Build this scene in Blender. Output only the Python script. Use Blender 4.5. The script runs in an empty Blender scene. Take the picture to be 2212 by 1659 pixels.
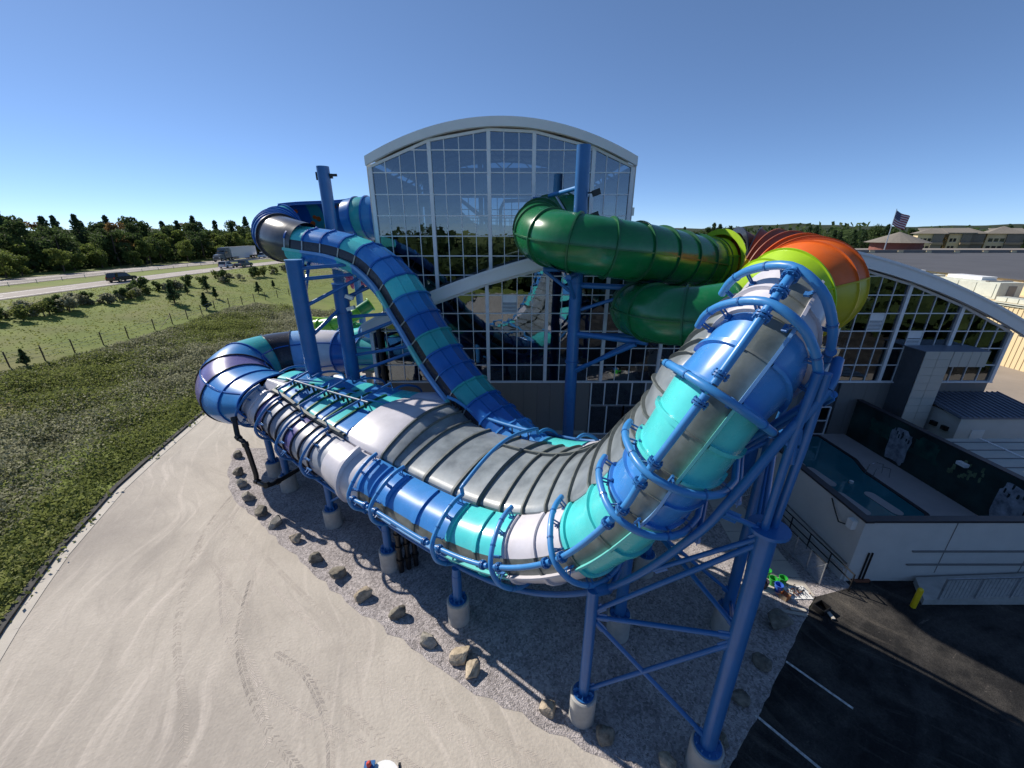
import bpy, math, random
import numpy as np
from mathutils import Vector, Matrix
R = math.radians
rnd = random.Random(7)
scene = bpy.context.scene
col = scene.collection

# ------------------------------------------------------------------ camera, sky, sun, exposure
cam_d = bpy.data.cameras.new('camera')
cam = bpy.data.objects.new('camera', cam_d); col.objects.link(cam)
cam_d.sensor_width = 36.0; cam_d.lens = 36.0 * 865.0 / 2212.0
cam_d.clip_start = 0.1; cam_d.clip_end = 6000
cam.location = (0, 0, 15); cam.rotation_euler = (R(90 - 20.853), 0, 0)
scene.camera = cam
SUN_EL, SUN_AZ = R(36.5), math.atan2(-0.832, 0.555)      # azimuth clockwise from +Y
world = bpy.data.worlds.new('World'); scene.world = world; world.use_nodes = True
wn = world.node_tree.nodes; wl = world.node_tree.links
sky = wn.new('ShaderNodeTexSky'); sky.sky_type = 'NISHITA'; sky.sun_disc = False
sky.sun_elevation = SUN_EL; sky.sun_rotation = SUN_AZ
sky.air_density = 0.7; sky.dust_density = 0.6; sky.ozone_density = 8.0; sky.altitude = 3500
# the same soft shoulder over the whole dome, as a camera's tone response gives
def vmath(op, a, k):
    n = wn.new('ShaderNodeVectorMath'); n.operation = op; wl.new(a, n.inputs[0]); n.inputs[1].default_value = k if isinstance(k, tuple) else (k, k, k); return n.outputs[0]
gm = wn.new('ShaderNodeGamma'); gm.inputs['Gamma'].default_value = 0.75
wl.new(vmath('MULTIPLY', sky.outputs['Color'], 0.145), gm.inputs['Color'])
wl.new(vmath('MULTIPLY', gm.outputs['Color'], (0.665 / 0.145, 0.68 / 0.145, 0.70 / 0.145)), wn['Background'].inputs['Color'])
wn['Background'].inputs['Strength'].default_value = 0.145
sun_d = bpy.data.lights.new('sun', 'SUN'); sun_d.energy = 4.3; sun_d.angle = R(0.53); sun_d.color = (1.0, 0.93, 0.83)
sun = bpy.data.objects.new('sun', sun_d); col.objects.link(sun)
sv = Vector((math.sin(SUN_AZ) * math.cos(SUN_EL), math.cos(SUN_AZ) * math.cos(SUN_EL), math.sin(SUN_EL)))
sun.rotation_euler = sv.to_track_quat('Z', 'Y').to_euler(); sun.location = sv * 200
vs = scene.view_settings
vs.view_transform = 'Standard'; vs.look = 'None'; vs.exposure = 0.48; vs.gamma = 1.0; vs.use_curve_mapping = False
scene.cycles.use_denoising = True
scene.cycles.max_bounces = 6; scene.cycles.diffuse_bounces = 3; scene.cycles.glossy_bounces = 3; scene.cycles.transparent_max_bounces = 8; scene.cycles.caustics_reflective = False; scene.cycles.caustics_refractive = False

# ------------------------------------------------------------------ materials
def nd(nt, t, **k):
    n = nt.nodes.new(t)
    for a, v in k.items(): setattr(n, a, v)
    return n
def mat(name, c, rough=0.5, metal=0.0, var=0.12, scale=3.0, bump=0.0, bscale=40.0, c2=None, coat=0.0, spec=0.5, obj=True, detail=5.0, dirt=0.0):
    """Principled surface whose colour drifts with object-space noise, with fine relief."""
    m = bpy.data.materials.new(name); m.use_nodes = True; nt = m.node_tree
    b = nt.nodes['Principled BSDF']
    b.inputs['Roughness'].default_value = rough; b.inputs['Metallic'].default_value = metal
    b.inputs['Specular IOR Level'].default_value = spec
    b.inputs['Coat Weight'].default_value = coat; b.inputs['Coat Roughness'].default_value = 0.08
    tc = nd(nt, 'ShaderNodeTexCoord'); out = tc.outputs['Object' if obj else 'Generated']
    n = nd(nt, 'ShaderNodeTexNoise'); n.inputs['Scale'].default_value = scale; n.inputs['Detail'].default_value = detail
    n.inputs['Roughness'].default_value = 0.62
    nt.links.new(out, n.inputs['Vector'])
    r = nd(nt, 'ShaderNodeValToRGB')
    ca = tuple(x * (1 - var) for x in c); cb = tuple(min(1, x * (1 + var)) for x in (c2 or c))
    r.color_ramp.elements[0].position = 0.32; r.color_ramp.elements[1].position = 0.7
    r.color_ramp.elements[0].color = (*ca, 1); r.color_ramp.elements[1].color = (*cb, 1)
    nt.links.new(n.outputs['Fac'], r.inputs['Fac']); cs = r.outputs['Color']
    if dirt:
        d = nd(nt, 'ShaderNodeTexNoise'); d.inputs['Scale'].default_value = 1.1; d.inputs['Detail'].default_value = 9; d.inputs['Roughness'].default_value = 0.75
        nt.links.new(out, d.inputs['Vector'])
        dr = nd(nt, 'ShaderNodeMapRange'); dr.inputs['From Min'].default_value = 0.5; dr.inputs['From Max'].default_value = 0.75
        dr.inputs['To Max'].default_value = dirt
        nt.links.new(d.outputs['Fac'], dr.inputs['Value'])
        mx = nd(nt, 'ShaderNodeMix', data_type='RGBA'); mx.inputs['B'].default_value = (0.36, 0.36, 0.35, 1)
        nt.links.new(dr.outputs['Result'], mx.inputs['Factor']); nt.links.new(cs, mx.inputs['A']); cs = mx.outputs['Result']
        rr = nd(nt, 'ShaderNodeMapRange'); rr.inputs['To Min'].default_value = rough; rr.inputs['To Max'].default_value = min(1, rough + 0.1)
        nt.links.new(d.outputs['Fac'], rr.inputs['Value']); nt.links.new(rr.outputs['Result'], b.inputs['Roughness'])
    nt.links.new(cs, b.inputs['Base Color'])
    if bump:
        n2 = nd(nt, 'ShaderNodeTexNoise'); n2.inputs['Scale'].default_value = bscale; n2.inputs['Detail'].default_value = 4
        nt.links.new(out, n2.inputs['Vector'])
        bp = nd(nt, 'ShaderNodeBump'); bp.inputs['Strength'].default_value = bump; bp.inputs['Distance'].default_value = 0.05
        nt.links.new(n2.outputs['Fac'], bp.inputs['Height']); nt.links.new(bp.outputs['Normal'], b.inputs['Normal'])
    return m
M = {}
def frp(key, c, rough=0.22, coat=0.5, var=0.09, dirt=0.09): M[key] = mat(key, c, rough=max(rough, 0.2), coat=coat * 0.3, spec=0.42, var=var, scale=1.3, bump=0.006, bscale=3.0, dirt=dirt)
frp('steel_blue', (0.024, 0.135, 0.37), 0.3, 0.25)
frp('steel_blue_light', (0.045, 0.23, 0.54), 0.32, 0.25)
frp('panel_blue', (0.055, 0.25, 0.62), 0.22)
frp('panel_teal', (0.085, 0.60, 0.60), 0.22)
frp('panel_white', (0.60, 0.58, 0.62), 0.25)
frp('flume_blue', (0.010, 0.11, 0.40), 0.24, 0.5)
frp('flume_mid', (0.026, 0.19, 0.48), 0.24, 0.5)
frp('flume_teal', (0.035, 0.34, 0.36), 0.24, 0.5)
frp('flume_purple', (0.15, 0.13, 0.33), 0.22, 0.5)
frp('flume_dark', (0.022, 0.022, 0.034), 0.22, 0.4)
frp('lip_blue', (0.19, 0.40, 0.72), 0.3, 0.3)
frp('lip_teal', (0.16, 0.60, 0.57), 0.3, 0.3)
frp('hood_grey', (0.085, 0.085, 0.095), 0.2, 0.5)
frp('green', (0.008, 0.15, 0.045), 0.16, 0.7)
frp('green_flange', (0.012, 0.11, 0.04), 0.3, 0.3)
frp('green_light', (0.10, 0.36, 0.03), 0.3, 0.3)
frp('lime', (0.34, 0.55, 0.015), 0.33, 0.2)
frp('yellow', (0.50, 0.44, 0.03), 0.38, 0.15)
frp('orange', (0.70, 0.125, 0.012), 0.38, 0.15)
frp('brown', (0.27, 0.075, 0.04), 0.5, 0.05)  # far outer panels of the fan, their shade put into the colour
frp('purple_tube', (0.22, 0.05, 0.16), 0.3, 0.3)
M['grey_poly'] = mat('grey_poly', (0.16, 0.19, 0.215), rough=0.3, var=0.2, scale=0.9, c2=(0.24, 0.275, 0.30), coat=0.25, bump=0.03, bscale=6, detail=9, dirt=0.25)
M['grey_tube'] = mat('grey_tube', (0.25, 0.26, 0.35), rough=0.42, var=0.2, scale=0.7, c2=(0.33, 0.36, 0.40), coat=0.12, detail=8, dirt=0.15)
M['window_strip'] = mat('window_strip', (0.10, 0.125, 0.12), rough=0.3, var=0.3, scale=0.8, c2=(0.17, 0.19, 0.18), coat=0.3, detail=8, dirt=0.2)
M['flange_grey'] = mat('flange_grey', (0.12, 0.135, 0.13), rough=0.55, var=0.25, scale=4, bump=0.1)
M['black'] = mat('black', (0.012, 0.012, 0.013), rough=0.4, var=0.2)
M['rubber'] = mat('rubber', (0.02, 0.02, 0.02), rough=0.8, var=0.2)
M['galv'] = mat('galv', (0.45, 0.47, 0.5), rough=0.35, metal=0.7, var=0.15, scale=8)
M['concrete'] = mat('concrete', (0.42, 0.41, 0.38), rough=0.85, var=0.16, scale=2.2, bump=0.2, bscale=30, detail=9)
M['concrete_new'] = mat('concrete_new', (0.50, 0.46, 0.40), rough=0.88, var=0.12, scale=0.7, bump=0.12, bscale=45, detail=9)
M['mullion'] = mat('mullion', (0.80, 0.80, 0.81), rough=0.4, var=0.05)
M['fascia'] = mat('fascia', (0.80, 0.79, 0.77), rough=0.45, var=0.05, scale=0.6)
M['panel_grey'] = mat('panel_grey', (0.20, 0.19, 0.18), rough=0.5, var=0.05, scale=0.5)
M['panel_pale'] = mat('panel_pale', (0.50, 0.49, 0.45), rough=0.3, var=0.06, scale=0.7, spec=0.6)
M['portal_dark'] = mat('portal_dark', (0.10, 0.11, 0.125), rough=0.35, var=0.1)
M['stucco'] = mat('stucco', (0.62, 0.60, 0.56), rough=0.9, var=0.05, scale=1.0, bump=0.15, bscale=60)
M['coping'] = mat('coping', (0.035, 0.03, 0.035), rough=0.5, var=0.2)
M['beige'] = mat('beige', (0.70, 0.56, 0.34), rough=0.7, var=0.05, scale=0.3)
M['roof_dark'] = mat('roof_dark', (0.085, 0.085, 0.09), rough=0.8, var=0.15, scale=0.12, detail=8)
M['roof_metal'] = mat('roof_metal', (0.16, 0.185, 0.24), rough=0.4, metal=0.2, var=0.06)
M['roof_pale'] = mat('roof_pale', (0.42, 0.42, 0.38), rough=0.55, var=0.12, scale=0.8, dirt=0.3)
M['shingle'] = mat('shingle', (0.20, 0.18, 0.15), rough=0.9, var=0.15, scale=2, bump=0.3, bscale=25)
M['brown_roof'] = mat('brown_roof', (0.25, 0.22, 0.19), rough=0.9, var=0.15, scale=0.15, detail=8)
M['red_brick'] = mat('red_brick', (0.20, 0.075, 0.06), rough=0.85, var=0.1)
M['hvac'] = mat('hvac', (0.55, 0.57, 0.50), rough=0.5, var=0.08, scale=1.5)
M['white_paint'] = mat('white_paint', (0.78, 0.78, 0.76), rough=0.5, var=0.06, scale=1.5)
M['line_paint'] = mat('line_paint', (0.42, 0.42, 0.41), rough=0.8, var=0.5, scale=7, c2=(0.55, 0.55, 0.53), detail=9)
M['yellow_paint'] = mat('yellow_paint', (0.80, 0.56, 0.015), rough=0.4, var=0.06)
M['interior_dark'] = mat('interior_dark', (0.10, 0.11, 0.13), rough=0.8, var=0.2, scale=0.4)
M['interior_steel'] = mat('interior_steel', (0.34, 0.36, 0.40), rough=0.5, var=0.1)
M['wood'] = mat('wood', (0.33, 0.25, 0.17), rough=0.8, var=0.2, scale=6)
M['rust'] = mat('rust', (0.20, 0.07, 0.035), rough=0.8, var=0.3, scale=9)
M['rock_grey'] = mat('rock_grey', (0.23, 0.22, 0.19), rough=0.95, var=0.4, scale=2.5, c2=(0.34, 0.31, 0.26), bump=0.7, bscale=9, detail=10)
M['rock_tan'] = mat('rock_tan', (0.33, 0.27, 0.19), rough=0.95, var=0.35, scale=2.5, c2=(0.46, 0.38, 0.28), bump=0.7, bscale=9, detail=10)
M['rock_dark'] = mat('rock_dark', (0.13, 0.115, 0.095), rough=0.95, var=0.4, scale=2.5, c2=(0.22, 0.20, 0.16), bump=0.7, bscale=9, detail=10)
M['bark'] = mat('bark', (0.10, 0.075, 0.055), rough=0.95, var=0.3, scale=6)
M['glass_car'] = mat('glass_car', (0.02, 0.025, 0.03), rough=0.05, var=0.1, coat=0.5)
M['tyre'] = mat('tyre', (0.018, 0.018, 0.018), rough=0.85, var=0.2)
M['chrome'] = mat('chrome', (0.5, 0.5, 0.52), rough=0.2, metal=0.9, var=0.1)
M['flag_red'] = mat('flag_red', (0.30, 0.03, 0.05), rough=0.8, var=0.1)
M['flag_white'] = mat('flag_white', (0.62, 0.58, 0.60), rough=0.8, var=0.06)
M['flag_blue'] = mat('flag_blue', (0.03, 0.04, 0.12), rough=0.8, var=0.1)
for k, c in dict(bucket_green=(0.03, 0.36, 0.05), bucket_blue=(0.04, 0.13, 0.55), bucket_dark=(0.05, 0.04, 0.06), sign_orange=(0.6, 0.2, 0.05), red_lamp=(0.6, 0.05, 0.03)).items():
    M[k] = mat(k, c, rough=0.45, var=0.1)

def glass(name, refl, tint, rough=0.01):
    m = bpy.data.materials.new(name); m.use_nodes = True; nt = m.node_tree
    nt.nodes.remove(nt.nodes['Principled BSDF']); out = nt.nodes['Material Output']
    g = nd(nt, 'ShaderNodeBsdfGlossy'); g.inputs['Roughness'].default_value = rough; g.inputs['Color'].default_value = (0.86, 0.93, 1.0, 1)
    t = nd(nt, 'ShaderNodeBsdfTransparent'); t.inputs['Color'].default_value = (*tint, 1)
    f = nd(nt, 'ShaderNodeFresnel'); f.inputs['IOR'].default_value = 1.5
    mr = nd(nt, 'ShaderNodeMapRange'); mr.inputs['To Min'].default_value = refl; mr.inputs['To Max'].default_value = 1.0
    nt.links.new(f.outputs['Fac'], mr.inputs['Value'])
    tc = nd(nt, 'ShaderNodeTexCoord'); n = nd(nt, 'ShaderNodeTexNoise'); n.inputs['Scale'].default_value = 1.6
    nt.links.new(tc.outputs['Object'], n.inputs['Vector'])
    bp = nd(nt, 'ShaderNodeBump'); bp.inputs['Strength'].default_value = 0.03; bp.inputs['Distance'].default_value = 0.1
    nt.links.new(n.outputs['Fac'], bp.inputs['Height']); nt.links.new(bp.outputs['Normal'], g.inputs['Normal'])
    mx = nd(nt, 'ShaderNodeMixShader')
    nt.links.new(mr.outputs['Result'], mx.inputs['Fac']); nt.links.new(t.outputs['BSDF'], mx.inputs[1]); nt.links.new(g.outputs['BSDF'], mx.inputs[2])
    nt.links.new(mx.outputs['Shader'], out.inputs['Surface'])
    return m
M['glass_pane'] = glass('glass_pane', 0.14, (0.36, 0.44, 0.50))

def ground_mat(name, c1, c2, scale, c3=None, s3=0.4, t3=(0.55, 0.7), bump=0.3, bscale=25.0, rough=0.95, stretch=None, streak=None, grain=0.0, gscale=60.):
    m = bpy.data.materials.new(name); m.use_nodes = True; nt = m.node_tree
    b = nt.nodes['Principled BSDF']; b.inputs['Roughness'].default_value = rough; b.inputs['Specular IOR Level'].default_value = 0.25
    g = nd(nt, 'ShaderNodeNewGeometry')
    n = nd(nt, 'ShaderNodeTexNoise'); n.inputs['Scale'].default_value = scale; n.inputs['Detail'].default_value = 10; n.inputs['Roughness'].default_value = 0.65
    nt.links.new(g.outputs['Position'], n.inputs['Vector'])
    r = nd(nt, 'ShaderNodeValToRGB'); r.color_ramp.elements[0].position = 0.3; r.color_ramp.elements[1].position = 0.7
    r.color_ramp.elements[0].color = (*c1, 1); r.color_ramp.elements[1].color = (*c2, 1)
    nt.links.new(n.outputs['Fac'], r.inputs['Fac']); cs = r.outputs['Color']
    def over(cs, color, fac):
        mx = nd(nt, 'ShaderNodeMix', data_type='RGBA'); mx.inputs['B'].default_value = (*color, 1)
        nt.links.new(fac, mx.inputs['Factor']); nt.links.new(cs, mx.inputs['A']); return mx.outputs['Result']
    def band(vec, sc, a, bb, top=1.0, det=6):
        q = nd(nt, 'ShaderNodeTexNoise'); q.inputs['Scale'].default_value = sc; q.inputs['Detail'].default_value = det; q.inputs['Roughness'].default_value = 0.6
        nt.links.new(vec, q.inputs['Vector'])
        mr = nd(nt, 'ShaderNodeMapRange'); mr.inputs['From Min'].default_value = a; mr.inputs['From Max'].default_value = bb; mr.inputs['To Max'].default_value = top
        nt.links.new(q.outputs['Fac'], mr.inputs['Value']); return mr.outputs['Result']
    if c3: cs = over(cs, c3, band(g.outputs['Position'], s3, *t3))
    for st in (streak or []):
        ang, sc, asp, color, a, bb, top = st
        mp = nd(nt, 'ShaderNodeMapping', vector_type='TEXTURE'); mp.inputs['Rotation'].default_value = (0, 0, R(ang)); mp.inputs['Scale'].default_value = (asp, 1, 1)
        wz = nd(nt, 'ShaderNodeTexNoise'); wz.inputs['Scale'].default_value = 0.07; wz.inputs['Detail'].default_value = 2; nt.links.new(g.outputs['Position'], wz.inputs['Vector'])
        sw = nd(nt, 'ShaderNodeVectorMath', operation='MULTIPLY_ADD'); sw.inputs[1].default_value = (9, 9, 0); nt.links.new(wz.outputs['Color'], sw.inputs[0]); nt.links.new(g.outputs['Position'], sw.inputs[2]); nt.links.new(sw.outputs[0], mp.inputs['Vector'])
        cs = over(cs, color, band(mp.outputs['Vector'], sc, a, bb, top, 5))
    if grain:
        v = nd(nt, 'ShaderNodeTexVoronoi'); v.inputs['Scale'].default_value = gscale
        nt.links.new(g.outputs['Position'], v.inputs['Vector'])
        hs = nd(nt, 'ShaderNodeMapRange'); hs.inputs['To Min'].default_value = 1 - grain; hs.inputs['To Max'].default_value = 1 + grain
        nt.links.new(v.outputs['Color'], hs.inputs['Value'])
        ml = nd(nt, 'ShaderNodeMix', data_type='RGBA', blend_type='MULTIPLY'); ml.inputs['Factor'].default_value = 1.0
        nt.links.new(cs, ml.inputs['A']); nt.links.new(hs.outputs['Result'], ml.inputs['B']); cs = ml.outputs['Result']
    nt.links.new(cs, b.inputs['Base Color'])
    n2 = nd(nt, 'ShaderNodeTexNoise'); n2.inputs['Scale'].default_value = bscale; n2.inputs['Detail'].default_value = 6
    nt.links.new(g.outputs['Position'], n2.inputs['Vector'])
    bp = nd(nt, 'ShaderNodeBump'); bp.inputs['Strength'].default_value = bump; bp.inputs['Distance'].default_value = 0.06
    nt.links.new(n2.outputs['Fac'], bp.inputs['Height']); nt.links.new(bp.outputs['Normal'], b.inputs['Normal'])
    return m
M['grass'] = ground_mat('grass', (0.12, 0.165, 0.03), (0.195, 0.235, 0.05), 0.35, c3=(0.21, 0.185, 0.085), s3=0.05, t3=(0.50, 0.68), bump=0.8, bscale=3.0,
                        streak=[(0, 0.5, 6, (0.09, 0.115, 0.025), 0.5, 0.7, 0.5)])
M['dirt'] = ground_mat('dirt', (0.42, 0.378, 0.325), (0.525, 0.475, 0.41), 0.35, c3=(0.335, 0.30, 0.265), s3=0.1, t3=(0.5, 0.7), bump=0.25, bscale=9,
                       streak=[(-55, 0.9, 9, (0.30, 0.27, 0.24), 0.52, 0.74, 0.6), (-66, 2.4, 14, (0.62, 0.555, 0.485), 0.54, 0.72, 0.65), (-48, 4.5, 18, (0.36, 0.32, 0.28), 0.56, 0.72, 0.5), (20, 1.5, 8, (0.38, 0.335, 0.29), 0.58, 0.75, 0.4)], grain=0.06, gscale=16.)
M['gravel'] = ground_mat('gravel', (0.31, 0.28, 0.275), (0.45, 0.41, 0.40), 1.2, c3=(0.22, 0.20, 0.195), s3=0.35, t3=(0.55, 0.75), bump=1.0, bscale=22, grain=0.5, gscale=14.)
M['asphalt'] = ground_mat('asphalt', (0.012, 0.012, 0.013), (0.03, 0.029, 0.028), 0.5, c3=(0.075, 0.068, 0.06), s3=0.5, t3=(0.46, 0.7), bump=0.5, bscale=30,
                          streak=[(-35, 2.5, 10, (0.13, 0.115, 0.095), 0.56, 0.74, 0.6), (25, 1.2, 6, (0.07, 0.065, 0.06), 0.5, 0.7, 0.6), (15, 5.0, 3, (0.24, 0.21, 0.18), 0.66, 0.76, 0.6)], grain=0.3, gscale=20.)
M['asphalt_far'] = ground_mat('asphalt_far', (0.26, 0.225, 0.19), (0.34, 0.29, 0.245), 0.2, c3=(0.20, 0.18, 0.16), s3=0.08, bump=0.2)
M['highway'] = ground_mat('highway', (0.33, 0.29, 0.26), (0.42, 0.38, 0.34), 0.06, bump=0.1)
M['shoulder'] = ground_mat('shoulder', (0.17, 0.155, 0.14), (0.23, 0.21, 0.19), 0.1, bump=0.1)
M['kerb_black'] = ground_mat('kerb_black', (0.05, 0.05, 0.05), (0.10, 0.095, 0.09), 2.0, bump=0.4)
M['pool_water'] = mat('pool_water', (0.02, 0.15, 0.19), rough=0.03, var=0.12, scale=0.6, bump=0.05, bscale=2.0, coat=0.3)
M['pool_shallow'] = mat('pool_shallow', (0.10, 0.30, 0.31), rough=0.05, var=0.1, scale=0.6, bump=0.05, bscale=2.0)
M['pool_deck'] = mat('pool_deck', (0.40, 0.38, 0.38), rough=0.8, var=0.08, scale=0.8, bump=0.1, bscale=30)
M['mural'] = mat('mural', (0.006, 0.009, 0.009), rough=0.55, var=0.5, scale=0.5, c2=(0.02, 0.05, 0.045), detail=8)
M['mural_teal'] = mat('mural_teal', (0.01, 0.05, 0.05), rough=0.55, var=0.5, scale=1.2, c2=(0.015, 0.075, 0.055))
M['mural_fall'] = mat('mural_fall', (0.20, 0.23, 0.28), rough=0.6, var=0.4, scale=2.5, c2=(0.36, 0.39, 0.44), detail=9)
M['mural_leaf'] = mat('mural_leaf', (0.16, 0.22, 0.12), rough=0.6, var=0.4, scale=3)
def leafmat(name, c1, c2, trans=0.45):
    m = bpy.data.materials.new(name); m.use_nodes = True; nt = m.node_tree
    b = nt.nodes['Principled BSDF']; b.inputs['Roughness'].default_value = 0.75; b.inputs['Specular IOR Level'].default_value = 0.2
    g = nd(nt, 'ShaderNodeNewGeometry'); o = nd(nt, 'ShaderNodeObjectInfo')
    n = nd(nt, 'ShaderNodeTexNoise'); n.inputs['Scale'].default_value = 0.55; n.inputs['Detail'].default_value = 4
    nt.links.new(g.outputs['Position'], n.inputs['Vector'])
    ad = nd(nt, 'ShaderNodeMath', operation='MULTIPLY_ADD'); ad.inputs[1].default_value = 0.45
    ad2 = nd(nt, 'ShaderNodeMath', operation='MULTIPLY_ADD'); ad2.inputs[1].default_value = 0.35
    nt.links.new(g.outputs['Random Per Island'], ad.inputs[0]); nt.links.new(n.outputs['Fac'], ad.inputs[2])
    nt.links.new(o.outputs['Random'], ad2.inputs[0]); nt.links.new(ad.outputs[0], ad2.inputs[2])
    r = nd(nt, 'ShaderNodeValToRGB'); r.color_ramp.elements[0].position = 0.45; r.color_ramp.elements[1].position = 1.15 if False else 1.0
    r.color_ramp.elements[0].color = (*c1, 1); r.color_ramp.elements[1].color = (*c2, 1)
    nt.links.new(ad2.outputs[0], r.inputs['Fac']); nt.links.new(r.outputs['Color'], b.inputs['Base Color'])
    tr = nd(nt, 'ShaderNodeBsdfTranslucent'); nt.links.new(r.outputs['Color'], tr.inputs['Color'])
    mx = nd(nt, 'ShaderNodeMixShader'); mx.inputs['Fac'].default_value = trans
    nt.links.new(b.outputs['BSDF'], mx.inputs[1]); nt.links.new(tr.outputs['BSDF'], mx.inputs[2]); nt.links.new(mx.outputs['Shader'], nt.nodes['Material Output'].inputs['Surface'])
    return m
M['leaf_dark'] = leafmat('leaf_dark', (0.031, 0.054, 0.020), (0.085, 0.128, 0.041))
M['leaf_mid'] = leafmat('leaf_mid', (0.060, 0.102, 0.024), (0.170, 0.212, 0.051))
M['leaf_pine'] = leafmat('leaf_pine', (0.024, 0.051, 0.027), (0.068, 0.111, 0.048))
M['leaf_autumn'] = leafmat('leaf_autumn', (0.153, 0.102, 0.037), (0.289, 0.187, 0.068))
M['leaf_weed'] = leafmat('leaf_weed', (0.095, 0.105, 0.05), (0.37, 0.37, 0.25))
M['leaf_green'] = leafmat('leaf_green', (0.07, 0.10, 0.025), (0.20, 0.23, 0.07))
M['leaf_grass'] = leafmat('leaf_grass', (0.17, 0.20, 0.05), (0.30, 0.32, 0.10))

# ------------------------------------------------------------------ mesh helpers
class MB:
    def __init__(s): s.v = []; s.f = []; s.m = []; s.cur = 0
    def add(s, vs, fs):
        o = len(s.v); s.v += [tuple(p) for p in vs]; s.f += [tuple(i + o for i in f) for f in fs]; s.m += [s.cur] * len(fs); return s
    def box(s, c, d, rot=None):
        x, y, z = (k / 2 for k in d)
        vs = [Vector((a * x, b * y, e * z)) for a in (-1, 1) for b in (-1, 1) for e in (-1, 1)]
        if rot is not None: vs = [rot @ p for p in vs]
        c = Vector(c); return s.add([p + c for p in vs], [(0, 1, 3, 2), (4, 6, 7, 5), (0, 4, 5, 1), (2, 3, 7, 6), (0, 2, 6, 4), (1, 5, 7, 3)])
    def bar(s, a, b, w, h=None, up=(0, 0, 1)):
        a, b = Vector(a), Vector(b); t = (b - a); L = t.length; t.normalize(); up = Vector(up)
        if abs(t.dot(up)) > 0.98: up = Vector((1, 0, 0))
        x = t.cross(up).normalized(); u = x.cross(t)
        return s.box((a + b) / 2, (w, L, h or w), Matrix((x, t, u)).transposed())
    def tube(s, pts, r, n=10, caps=True, closed=False):
        pts = [Vector(p) for p in pts]; k = len(pts)
        rs = r if isinstance(r, (list, tuple)) else [r] * k
        t0 = (pts[1] - pts[0]).normalized(); up = Vector((0, 0, 1)) if abs(t0.z) < 0.95 else Vector((1, 0, 0))
        x = t0.cross(up).normalized(); vs = []
        for i, p in enumerate(pts):
            if closed: t = pts[(i + 1) % k] - pts[i - 1]
            else: t = pts[min(i + 1, k - 1)] - pts[max(i - 1, 0)]
            t.normalize(); x = (x - t * x.dot(t)).normalized(); y = t.cross(x)
            for j in range(n):
                a = 2 * math.pi * j / n; vs.append(p + (x * math.cos(a) + y * math.sin(a)) * rs[i])
        fs = []
        for i in range(k if closed else k - 1):
            i2 = (i + 1) % k
            for j in range(n): fs.append((i * n + j, i * n + (j + 1) % n, i2 * n + (j + 1) % n, i2 * n + j))
        if caps and not closed: fs += [tuple(range(n - 1, -1, -1)), tuple((k - 1) * n + j for j in range(n))]
        return s.add(vs, fs)
    def cyl(s, a, b, r, n=14): return s.tube([a, b], r, n)
    def prism(s, poly, z0, z1):
        n = len(poly); vs = [(p[0], p[1], z0) for p in poly] + [(p[0], p[1], z1) for p in poly]
        return s.add(vs, [tuple(range(n - 1, -1, -1)), tuple(range(n, 2 * n))] + [(i, (i + 1) % n, n + (i + 1) % n, n + i) for i in range(n)])
    def sheet(s, poly, z): return s.add([(p[0], p[1], z) for p in poly], [tuple(range(len(poly)))])
    def loft(s, rows, close=False):
        k = len(rows[0]); vs = [p for r_ in rows for p in r_]; fs = []
        for i in range(len(rows) - 1):
            for j in range(k if close else k - 1): fs.append((i * k + j, i * k + (j + 1) % k, (i + 1) * k + (j + 1) % k, (i + 1) * k + j))
        return s.add(vs, fs)
    def mesh(s, name, mats, smooth=None):
        me = bpy.data.meshes.new(name); me.from_pydata([tuple(p) for p in s.v], [], s.f)
        for m in (mats if isinstance(mats, (list, tuple)) else [mats]): me.materials.append(M[m] if isinstance(m, str) else m)
        if len(me.materials) > 1: me.polygons.foreach_set('material_index', s.m)
        if smooth is not None:
            me.polygons.foreach_set('use_smooth', [True] * len(me.polygons)); me.set_sharp_from_angle(angle=R(smooth))
        me.update(); return me
    def build(s, name, mats, parent=None, smooth=None, loc=None):
        o = bpy.data.objects.new(name, s.mesh(name, mats, smooth)); col.objects.link(o)
        if parent: o.parent = parent
        if loc: o.location = loc
        return o
def empty(name, loc=(0, 0, 0), rz=0.0):
    o = bpy.data.objects.new(name, None); col.objects.link(o); o.location = loc; o.rotation_euler = (0, 0, rz); o.empty_display_size = 0.3; return o
def tag(o, label=None, cat=None, group=None, kind=None):
    for k, v in (('label', label), ('category', cat), ('group', group), ('kind', kind)):
        if v: o[k] = v
    return o
def inst(me, name, parent=None, loc=(0, 0, 0), rot=(0, 0, 0), sc=(1, 1, 1)):
    o = bpy.data.objects.new(name, me); col.objects.link(o); o.parent = parent; o.location = loc; o.rotation_euler = rot; o.scale = sc; return o
def kids(o): return [c for c in bpy.data.objects if c.parent is o]
def copy_tree(o, ch, parent=None):
    c = o.copy(); col.objects.link(c); c.parent = parent
    for k, sub in ch: copy_tree(k, sub, c)
    return c
def tree_of(o): return [(k, tree_of(k)) for k in o.children]
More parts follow.
